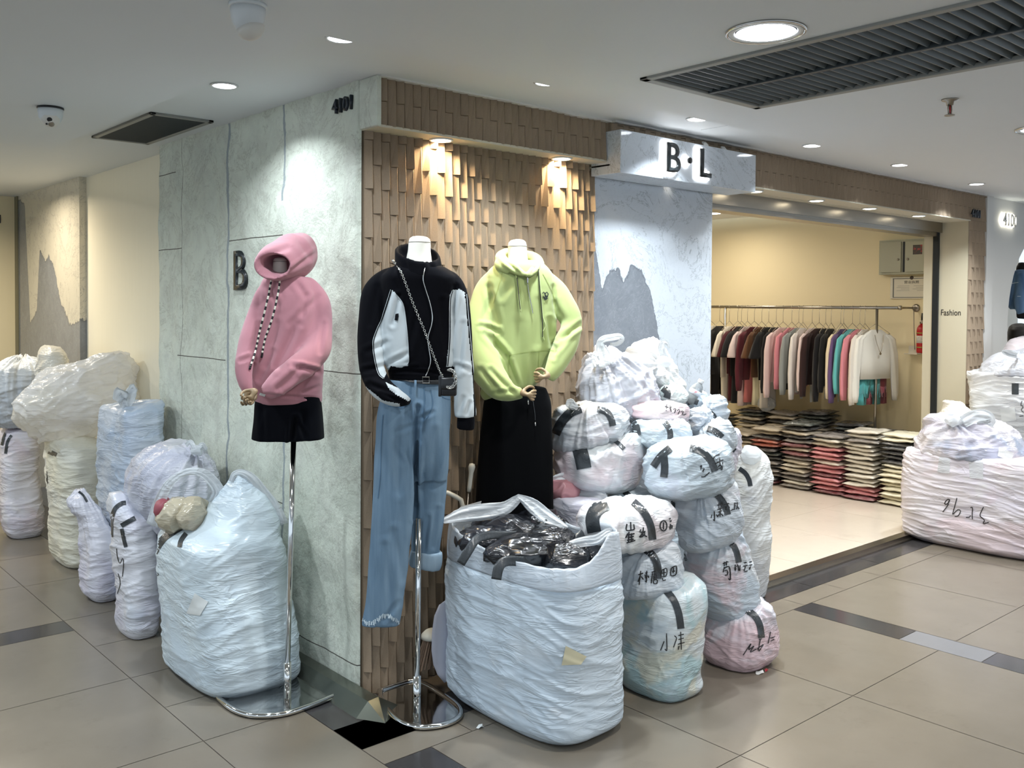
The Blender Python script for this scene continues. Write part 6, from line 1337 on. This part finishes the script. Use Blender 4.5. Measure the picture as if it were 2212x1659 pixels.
def top_mesh(sl, flare, body, hw=.20, seed=0, slw=.055, crop=0):
    """garment hanging in the X-Z plane, origin at the hook on the rail"""
    mb = MB(); NS = 24
    sh = -.21
    def ell(rows):
        vs = []; n = len(rows)
        for (cx, cz, rx, ry) in rows:
            for k in range(NS):
                a = 2 * PI * k / NS; vs.append((cx + rx * math.cos(a), ry * .72 * math.sin(a) * (1 + .25 * math.sin(a * 5 + cz * 9 + seed)) + .008 * noise.noise(Vector((cx * 6, cz * 5, seed))), cz))
        fs = [(i * NS + k, (i + 1) * NS + k, (i + 1) * NS + (k + 1) % NS, i * NS + (k + 1) % NS) for i in range(n - 1) for k in range(NS)] + [tuple(range(NS)), tuple((n - 1) * NS + k for k in range(NS))[::-1]]
        mb.add(vs, fs)
    rows = [(0, sh + .015, .07, .012), (0, sh, .10, .018), (0, sh - .03, hw * .85, .028), (0, sh - .08, hw, .033), (0, sh - .2, hw * .98, .035), (0, sh - body * .6, hw, .038), (0, sh - body, hw * 1.02, .036)]
    ell(rows)
    for s in (-1, 1):
        x0 = s * hw * .86
        if flare:
            ell([(x0 - s * .02, sh - .03, .05, .02), (x0 + s * .03, sh - .07, .065, .03), (x0 + s * .07, sh - .16, .08, .045), (x0 + s * .10, sh - .26, .095, .06), (x0 + s * .105, sh - .28, .09, .058)])
        else:
            ell([(x0 - s * .02, sh - .03, .04, .02), (x0 + s * .035, sh - .07, slw, .03), (x0 + s * .07, sh - .2, slw * 1.0, .036), (x0 + s * .085, sh - .4, slw * .95, .034), (x0 + s * .09, sh - sl * .9, slw * .8, .03), (x0 + s * .09, sh - sl, slw * .62, .024)])
    me = bpy.data.meshes.new('top'); me.from_pydata([tuple(v) for v in mb.v], [], mb.f); me.polygons.foreach_set('use_smooth', [True] * len(me.polygons)); return me
def pants_mesh(z0, z1, w=.16, seed=0):
    mb = MB(); NS = 20
    for s in (-1, 1):
        vs = []; rows = [(s * .05, z0, .09, .03), (s * .07, z0 - .2, w * .5, .035), (s * .085, z1 + .1, w * .42, .033), (s * .09, z1, w * .42, .033)]
        for (cx, cz, rx, ry) in rows:
            for k in range(NS): a = 2 * PI * k / NS; vs.append((cx + rx * math.cos(a), ry * math.sin(a) * (1 + .3 * math.sin(a * 4 + cz * 7 + seed)), cz))
        mb.add(vs, [(i * NS + k, (i + 1) * NS + k, (i + 1) * NS + (k + 1) % NS, i * NS + (k + 1) % NS) for i in range(3) for k in range(NS)] + [tuple(range(NS)), tuple(3 * NS + k for k in range(NS))[::-1]])
    me = bpy.data.meshes.new('pants'); me.from_pydata(mb.v, [], mb.f); me.polygons.foreach_set('use_smooth', [True] * len(me.polygons)); return me
hm = MB(); hk = [(0.0, 0, .0)]; pts = [(.0, 0, -.055)]
hook = [(.014 * math.cos(a) , 0, .0 + .016 * math.sin(a)) for a in [PI * 1.15 - PI * 1.2 * i / 10 for i in range(11)]] + [(.014, 0, -.01), (.004, 0, -.03), (0, 0, -.05), (0, 0, -.14)]
hm.tube(hook, .0022, 6); hm.tube([(0, 0, -.14), (-.05, 0, -.165), (-.17, 0, -.225), (-.18, 0, -.235), (.18, 0, -.235), (.17, 0, -.225), (.05, 0, -.165), (0, 0, -.14)], .0026, 6)
HM = bpy.data.meshes.new('hanger_wire'); HM.from_pydata([tuple(v) for v in hm.v], [], hm.f); HM.polygons.foreach_set('use_smooth', [True] * len(HM.polygons)); HM.materials.append(plain('clear_hanger', 'c9c2b2', .2, Metallic=.5))
fab = {}
def fb(c):
    if c not in fab: fab[c] = mat_fabric('knit_' + c, c, .85, 300, .1, .1)
    return fab[c]
items = [(1535, 'L', 'd9d4c6', None, 'cream long-sleeve top'), (1555, 'F', '101013', '101013', 'black flared tee over black trousers'), (1576, 'F', 'd9d2c3', 'd2cbbb', 'cream wide-sleeve tee'), (1594, 'F', '451820', '451820', 'burgundy tee over burgundy trousers'),
         (1602, 'F', '15161a', '15161a', 'black tee tight behind the burgundy one'), (1615, 'F', 'cfbfbd', 'cdbcba', 'pale pink-grey tee'), (1630, 'L', '56202a', 'b96c6c', 'dark red tee over salmon trousers'), (1646, 'F', '5b3d27', 'cfc9ae', 'brown wide-sleeve tee over cream trousers'),
         (1661, 'F', '141417', 'd4cfc6', 'black wide-sleeve tee over white trousers'), (1677, 'L', '0e0f11', None, 'black long-sleeve top above a clear-wrapped parcel'), (1692, 'L', 'd8c2c0', None, 'pale blush long-sleeve top'), (1711, 'L', 'c8808c', None, 'rose pink long-sleeve top'), (1726, 'L', '8b908f', None, 'mid grey long-sleeve top'),
         (1735, 'L', 'd6d2cf', None, 'off-white long-sleeve top beside the grey one'), (1755, 'L', 'd5c4c4', None, 'pinkish white top'), (1770, 'L', '33201f', None, 'dark brown long-sleeve top'), (1784, 'L', '121216', None, 'black top next to the dark brown one'), (1796, 'L', '0f1012', None, 'black top next to the cream one'), (1817, 'L', 'd6c9ae', None, 'beige-cream top before the purple sweatshirt'),
         (1823, 'L', '5f4a72', None, 'purple sweatshirt with ribbed cuffs'), (1842, 'L', '5fb0b0', None, 'turquoise long-sleeve top'), (1858, 'L', 'c9818a', None, 'coral pink long-sleeve top'), (1869, 'L', 'd0c9bf', None, 'ivory top behind the cropped white one'), (1893, 'C', 'd9d6cd', None, 'white cropped top with a long sleeve and pendant necklace')]
random.seed(11)
for i, (px, kind, col, pc, lb) in enumerate(items):
    y = onx(px, 666, RX).y; y = min(y, 2.62)
    rz = random.uniform(-.12, .12) + (.10 if kind != 'C' else -.12)
    t = empty('hanging_garment', (RX, y, 1.672), lb + ' on the shop rail', 'clothes', 'clothes hanging on the shop rail'); 
    h = bpy.data.objects.new('hanger', HM); scn.collection.objects.link(h); h.parent = t
    if kind == 'C': me = top_mesh(.62, False, .42, .19, i, .048)
    elif kind == 'F': me = top_mesh(.3, True, .45 + .02 * (i % 3), .2, i)
    else: me = top_mesh(.60 + .05 * math.sin(i * 2.1), False, .5, .2, i, .058)
    me.materials.append(fb(col)); o = bpy.data.objects.new('top', me); scn.collection.objects.link(o); o.parent = t
    if pc:
        mp_ = pants_mesh(-.5, -.93 - .02 * (i % 3), seed=i); mp_.materials.append(fb(pc)); o = bpy.data.objects.new('trousers', mp_); scn.collection.objects.link(o); o.parent = t
    if kind == 'L' and i > 10:
        me = bpy.data.meshes.new('t'); x = .12 if i % 2 else -.1; z = -.80 - .04 * (i % 3)
        me.from_pydata([(x, -.03, z), (x + .05, -.03, z), (x + .05, -.028, z + .09), (x, -.028, z + .09)], [], [(0, 1, 2, 3)]); me.materials.append(M['sticker']); o = bpy.data.objects.new('swing_tag', me); scn.collection.objects.link(o); o.parent = t
    if kind == 'C':
        for c_, x0_, nm_ in (('8f4c52', .08, 'rose_trousers'), ('4f9a9a', -.03, 'teal_trousers')):
            m_ = pants_mesh(-.60, -.86, .10, 3); m_.materials.append(fb(c_)); o = bpy.data.objects.new(nm_, m_); scn.collection.objects.link(o); o.parent = t; o.location = (x0_, .05 + x0_ * .2, 0)
        nk = MB(); nk.tube([(-.055, -.036, -.24), (-.045, -.044, -.30), (-.01, -.05, -.385), (.0, -.05, -.395), (.01, -.05, -.385), (.045, -.044, -.30), (.055, -.036, -.24)], .0025, 6); nk.lathe([(.011, -.003), (.012, 0), (.011, .003)], (0, -.052, -.405), 14, axis=(0, 1, 0))
        me = bpy.data.meshes.new('n'); me.from_pydata([tuple(v) for v in nk.v], [], nk.f); me.materials.append(M['steel']); o = bpy.data.objects.new('necklace', me); scn.collection.objects.link(o); o.parent = t
    t.rotation_euler = (0, 0, rz)
o = lump('wrapped_parcel', 1655, 872, (5.55, 1.9), .09, .04, .075, M['film2'], None, 5, .012); tag(o, 'clear-wrapped white parcel hanging below the black top on the rail', 'package')
# ------------------------------------------------------------------ folded garments in clear bags, stacked on the shop floor
def mat_wrapped(name, col):
    t = NT(name); co = t.co('Object'); n = t.noise(co, 9, 5, .65, .8); c = lin(col)[:3]
    mp = t.n('Mapping'); t.ln(co, mp.inputs[0]); mp.inputs['Scale'].default_value = (6, 6, 90); n2 = t.noise(mp.outputs[0], 1.5, 4, .6)
    a = t.mix(t.ramp(n2, [(.42, 0.0), (.5, .35), (.58, 0.0)]), c, [.75 * .6 + x * .4 for x in c])
    bs = t.bsdf(a, .55, Normal=t.bump(n, .4, .01)); bs.inputs['Coat Weight'].default_value = .9; bs.inputs['Coat Roughness'].default_value = .08
    t.ln(t.bump(n, .9, .012), bs.inputs['Coat Normal']); return t.m
wr = {}
def wm(c):
    if c not in wr: wr[c] = mat_wrapped('wrapped_' + c, c)
    return wr[c]
def pack_mesh(seed, w=.285, d=.29, h=.040):
    bm = bmesh.new(); bmesh.ops.create_grid(bm, x_segments=12, y_segments=12, size=1); base = [(v.co.x, v.co.y) for v in bm.verts]; bm.free()
    N = 12; vs = []; fs = []
    for s in (1, -1):
        for j in range(N + 1):
            for i in range(N + 1):
                u, v = 2 * i / N - 1, 2 * j / N - 1; r = max(0, (1 - abs(u)**3.2) * (1 - abs(v)**3.2))**.45
                pinch = 1 - .45 * math.exp(-(u / .14)**2)
                z = s * h * .5 * (r * .92 * pinch + .08) + .009 * noise.noise(Vector((u * 1.6, v * 1.6, seed * 3.3))) + .004 * noise.noise(Vector((u * 5, v * 5, seed + s)))
                k = 1 + .04 * noise.noise(Vector((u * 3 + seed, v * 3, 0)))
                vs.append((u * d / 2 * k, v * w / 2 * k, z + h / 2))
    o2 = (N + 1)**2
    for j in range(N):
        for i in range(N):
            a = j * (N + 1) + i; fs.append((a, a + 1, a + N + 2, a + N + 1)); b = a + o2; fs.append((b, b + N + 1, b + N + 2, b + 1))
    for i in range(N):
        for a, b in ((i, i + 1), ((N) * (N + 1) + i + 1, N * (N + 1) + i), ((i + 1) * (N + 1), i * (N + 1)), (i * (N + 1) + N, (i + 1) * (N + 1) + N)): fs.append((b, a, a + o2, b + o2))
    me = bpy.data.meshes.new('folded_garment'); me.from_pydata(vs, [], fs); me.polygons.foreach_set('use_smooth', [True] * len(me.polygons)); return me
protos = [pack_mesh(i) for i in range(6)]
WT, CRM, BLK, PNK, GRY, BGE, BUR, DGR, ORG = 'c9c3b4', 'd8d2b8', '1c1e22', 'bf7478', '77716c', 'a89d88', '6e2a33', '24312c', 'b0604c'
cn_ = {WT: 'white', CRM: 'cream', BLK: 'black', PNK: 'pink', GRY: 'grey', BGE: 'beige', BUR: 'burgundy', DGR: 'dark green', ORG: 'orange'}
cols = [(.30, 5.48, [CRM] * 9 + [BLK] * 5 + [CRM] * 2, 'right-hand front stack'),
        (.62, 5.47, [BUR, PNK, PNK] + [WT] * 10 + [GRY, WT, WT], 'second front stack from the right'),
        (.93, 5.47, [BUR, PNK, PNK, PNK, BUR, PNK, PNK, WT, PNK, PNK, PNK, BGE, WT, GRY], 'third front stack from the right'),
        (1.24, 5.47, [GRY, WT, GRY, GRY, BGE, WT, BGE, GRY, BUR, BGE, BUR, GRY, BLK, BGE, BLK, DGR], 'fourth front stack from the right'),
        (1.56, 5.48, [BUR, BLK, GRY, GRY, BLK, GRY, BLK, DGR, BLK, ORG, ORG, BLK, BGE, BGE], 'fifth front stack from the right'),
        (1.88, 5.50, [BLK, GRY, BLK, DGR, BLK, GRY, ORG, BLK, BGE, BGE, BLK, BGE], 'sixth front stack from the right'),
        (.62, 5.83, [BGE] * 13 + [BLK, BLK], 'rear stack near the rack post'), (.95, 5.83, [BGE] * 12 + [BLK, BLK, DGR, BLK], 'second rear stack'),
        (1.30, 5.83, [BGE] * 13 + [BGE, BLK, DGR, DGR, BLK], 'third rear stack'), (1.64, 5.83, [BGE] * 12 + [BGE, BGE, BLK, BGE, GRY], 'fourth rear stack'), (1.98, 5.83, [BGE] * 12 + [BGE, BLK, BGE, DGR, BLK], 'fifth rear stack'), (2.32, 5.7, [BGE] * 11 + [BLK, BGE, DGR, BLK], 'leftmost rear stack')]
random.seed(21)
ORD = ['', 'second', 'third', 'fourth', 'fifth', 'sixth', 'seventh', 'eighth', 'ninth', 'tenth', 'eleventh', 'twelfth', 'thirteenth', 'fourteenth', 'fifteenth', 'sixteenth', 'seventeenth', 'eighteenth']
for ci, (y, x, lst, nm_) in enumerate(cols):
    z = .032
    for k, c in enumerate(lst):
        o = bpy.data.objects.new('folded_garment', protos[(k * 5 + ci) % 6].copy()); scn.collection.objects.link(o); o.data.materials.append(wm(c))
        o.location = (x + random.uniform(-.018, .018), y + random.uniform(-.015, .015), z); o.rotation_euler = (random.uniform(-.03, .03), random.uniform(-.03, .03), random.uniform(-.14, .14)); z += .0375
        pos = 'bottom one' if k == 0 else 'topmost' if k == len(lst) - 1 else ORD[k] + ' from the floor'
        tag(o, '%s plastic-wrapped garment, %s in the %s' % (cn_[c], pos, nm_), 'folded clothes', '%s wrapped garments in the %s' % (cn_[c], nm_))
# ------------------------------------------------------------------ wall fixtures in the shop
eb = empty('electrical_box', (6.2, .66, 2.13), 'grey two-door electrical cabinet high on the cream shop wall', 'electrical box')
gm = plain('grey_enamel', 'a9ab9a', .4)
MB().bbox((6.12, .40, 1.975), (6.2, .88, 2.29), .004).build('cabinet_body', gm, eb)
d1 = MB().bbox((6.105, .665, 1.995), (6.118, .86, 2.27), .003).build('door', gm, eb); d2 = MB().bbox((6.105, .42, 1.995), (6.118, .625, 2.27), .003).build('door', gm, eb)
for yy, dd in ((.69, d1), (.60, d2)): MB().lathe([(.011, 0), (.011, .006), (.006, .012)], (6.105, yy, 2.11), 18, axis=(-1, 0, 0)).build('lock', M['steel'], dd, True)
MB().box((6.1195, .635, 1.995), (6.121, .655, 2.27)).build('door_gap', M['darksteel'], eb)
MB().box((6.1035, .47, 2.15), (6.1045, .555, 2.235)).build('warning_sticker', mat_bag('dark_sticker', '3d3a3a', [('a83a3a', .9, .55)], scale=30, rough=.4), d2)
ce = empty('certificate', (6.19, .6, 1.84), 'framed white licence certificate under the electrical cabinet', 'certificate')
MB().bbox((6.185, .40, 1.755), (6.2, .80, 1.955), .002).build('sheet', plain('certificate_paper', 'd9d5c6', .3), ce)
fr = MB(); 
for a, b in (((6.183, .42, 1.768), (6.1855, .43, 1.94)), ((6.183, .765, 1.768), (6.1855, .775, 1.94)), ((6.183, .42, 1.765), (6.1855, .775, 1.771)), ((6.183, .42, 1.936), (6.1855, .775, 1.942))): fr.box(a, b)
fr.build('printed_border', plain('border_grey', '6b6e6e', .5), ce)
MB().lathe([(.017, 0), (.016, .003)], (6.185, .60, 1.945), 20, axis=(-1, 0, 0)).build('emblem', plain('emblem_dark', '3d3230', .5), ce, True)
try: text('营业执照', 'certificate_title', plain('title_ink', '3a3838', .6), (6.1845, .60, 1.893), (0, -1, 0), (0, 0, 1), .026, ce, .001, xs=1.25)
except Exception: pass
ln_ = MB()
for k in range(4): ln_.box((6.184, .46, 1.870 - k * .014), (6.1848, .46 + (.12, .10, .13, .09)[k], 1.8725 - k * .014)); ln_.box((6.184, .62, 1.870 - k * .014), (6.1848, .62 + (.11, .12, .08, .12)[k], 1.8725 - k * .014))
ln_.build('printed_lines', plain('line_ink', '8a8a86', .6), ce)
fe = empty('fire_extinguisher', (6.13, .475, 1.27), 'red fire extinguisher mounted on the cream shop wall', 'fire extinguisher')
red = plain('extinguisher_red', 'a8161a', .28); c_ = (6.13, .475, 1.27)
MB().lathe([(.036, 0), (.041, .008), (.042, .02), (.042, .20), (.038, .225), (.026, .245), (.014, .255), (.013, .265)], c_, 32).build('cylinder', red, fe, True)
MB().lathe([(.016, .262), (.018, .27), (.016, .29), (.010, .295)], c_, 20).build('valve', M['steel'], fe, True)
MB().tube([(6.13, .475, 1.56), (6.12, .468, 1.59), (6.11, .46, 1.625)], [.006, .009, .008], 10).build('lever', M['black'], fe, True)
MB().lathe([(.0425, .09), (.0427, .155)], c_, 32).build('label', mat_bag('ext_label', 'd9d6d0', [('55504c', .8, .6)], scale=60, rough=.5), fe, True)
for z_ in (.045, .172): MB().lathe([(.044, z_), (.044, z_ + .012)], c_, 32).build('bracket_band', plain('brass_band', '9c8548', .35, Metallic=.7), fe, True)
sh = MB().bbox((6.10, .50, 1.255), (6.2, .62, 1.263), .002); sh.bbox((6.19, .50, 1.255), (6.2, .62, 1.33), .002)
tag(sh.build('wall_shelf', plain('clear_acrylic', 'dcd7c8', .2)), 'small pale acrylic shelf beside the fire extinguisher', 'shelf')
# ------------------------------------------------------------------ neighbouring shop
dj = empty('denim_jacket', (7.0, .25, 2.0), 'blue denim jacket hanging inside the arched opening at the right edge', 'jacket')
Cj = Vector((6.95, .20, 0)); dnm = mat_denim('jacket_denim', '3a5578', '6f8db0')
b1, sj1 = garment('jacket_body', [m_torso([(582, 2196, 2224, 0, .5), (592, 2184, 2245), (620, 2180, 2250), (655, 2180, 2248), (668, 2182, 2246)], Cj, (1, .4), 2.4), m_limb([(2184, 596, 0, 7), (2181, 630, 0, 9), (2180, 662, 0, 8)], Cj), m_limb([(2205, 590, -.05, 8), (2207, 620, -.08, 11), (2202, 650, -.1, 11), (2206, 678, -.1, 9)], Cj)], dnm, dj, voxel=.012, smooth=4, amp=.01)
for pts in ([(2180, 613), (2200, 610)], [(2190, 640), (2205, 640)]): sj1.ribbon('seam', pts, 1.3, pale, b1, .003)
dk_, _ = garment('black_garment', [m_torso([(568, 2200, 2215, .0, .5), (580, 2196, 2240), (640, 2194, 2240), (690, 2196, 2240)], Vector((7.2, .55, 0)), (1, .3))], fb('121216'), None, voxel=.014, smooth=3, amp=.01); dk_.name = 'black_garment'; tag(dk_, 'black garment hanging behind the blue denim jacket', 'clothes')
ps = empty('person', (7.0, .48, 0), 'person with dark hair bending behind the sacks at the right edge', 'person')
Cp = Vector((7.0, .48, 0))
bd, _ = garment('body', [m_torso([(760, 2192, 2216, 0, .9), (775, 2175, 2240), (800, 2168, 2250), (900, 2168, 2250), (1000, 2175, 2245)], Cp, (1, .6)), m_limb([(2205, 742, 0, 17), (2205, 722, -.0, 22), (2206, 712, 0, 14)], Cp, 1), m_limb([(2195, 990, 0, 22), (2195, 1080, 0, 18)], Cp, 1), m_limb([(2228, 990, 0, 22), (2228, 1080, 0, 18)], Cp, 1)], fb('50484a'), ps, voxel=.012, smooth=4)
hr, _ = garment('hair', [m_rings([(2203, 700, 6, 2, 0, 0, .03), (2203, 702, 17, 4, 0, 0, .08), (2203, 708, 25, 6, 0, 0, .11), (2203, 722, 29, 7, 0, 0, .12), (2203, 740, 28, 7, 0, 0, .11), (2203, 756, 22, 5, 0, 0, .08)], Cp)], mat_fabric('dark_hair', '120d0c', .5), bd, voxel=.008, smooth=4, amp=.006)
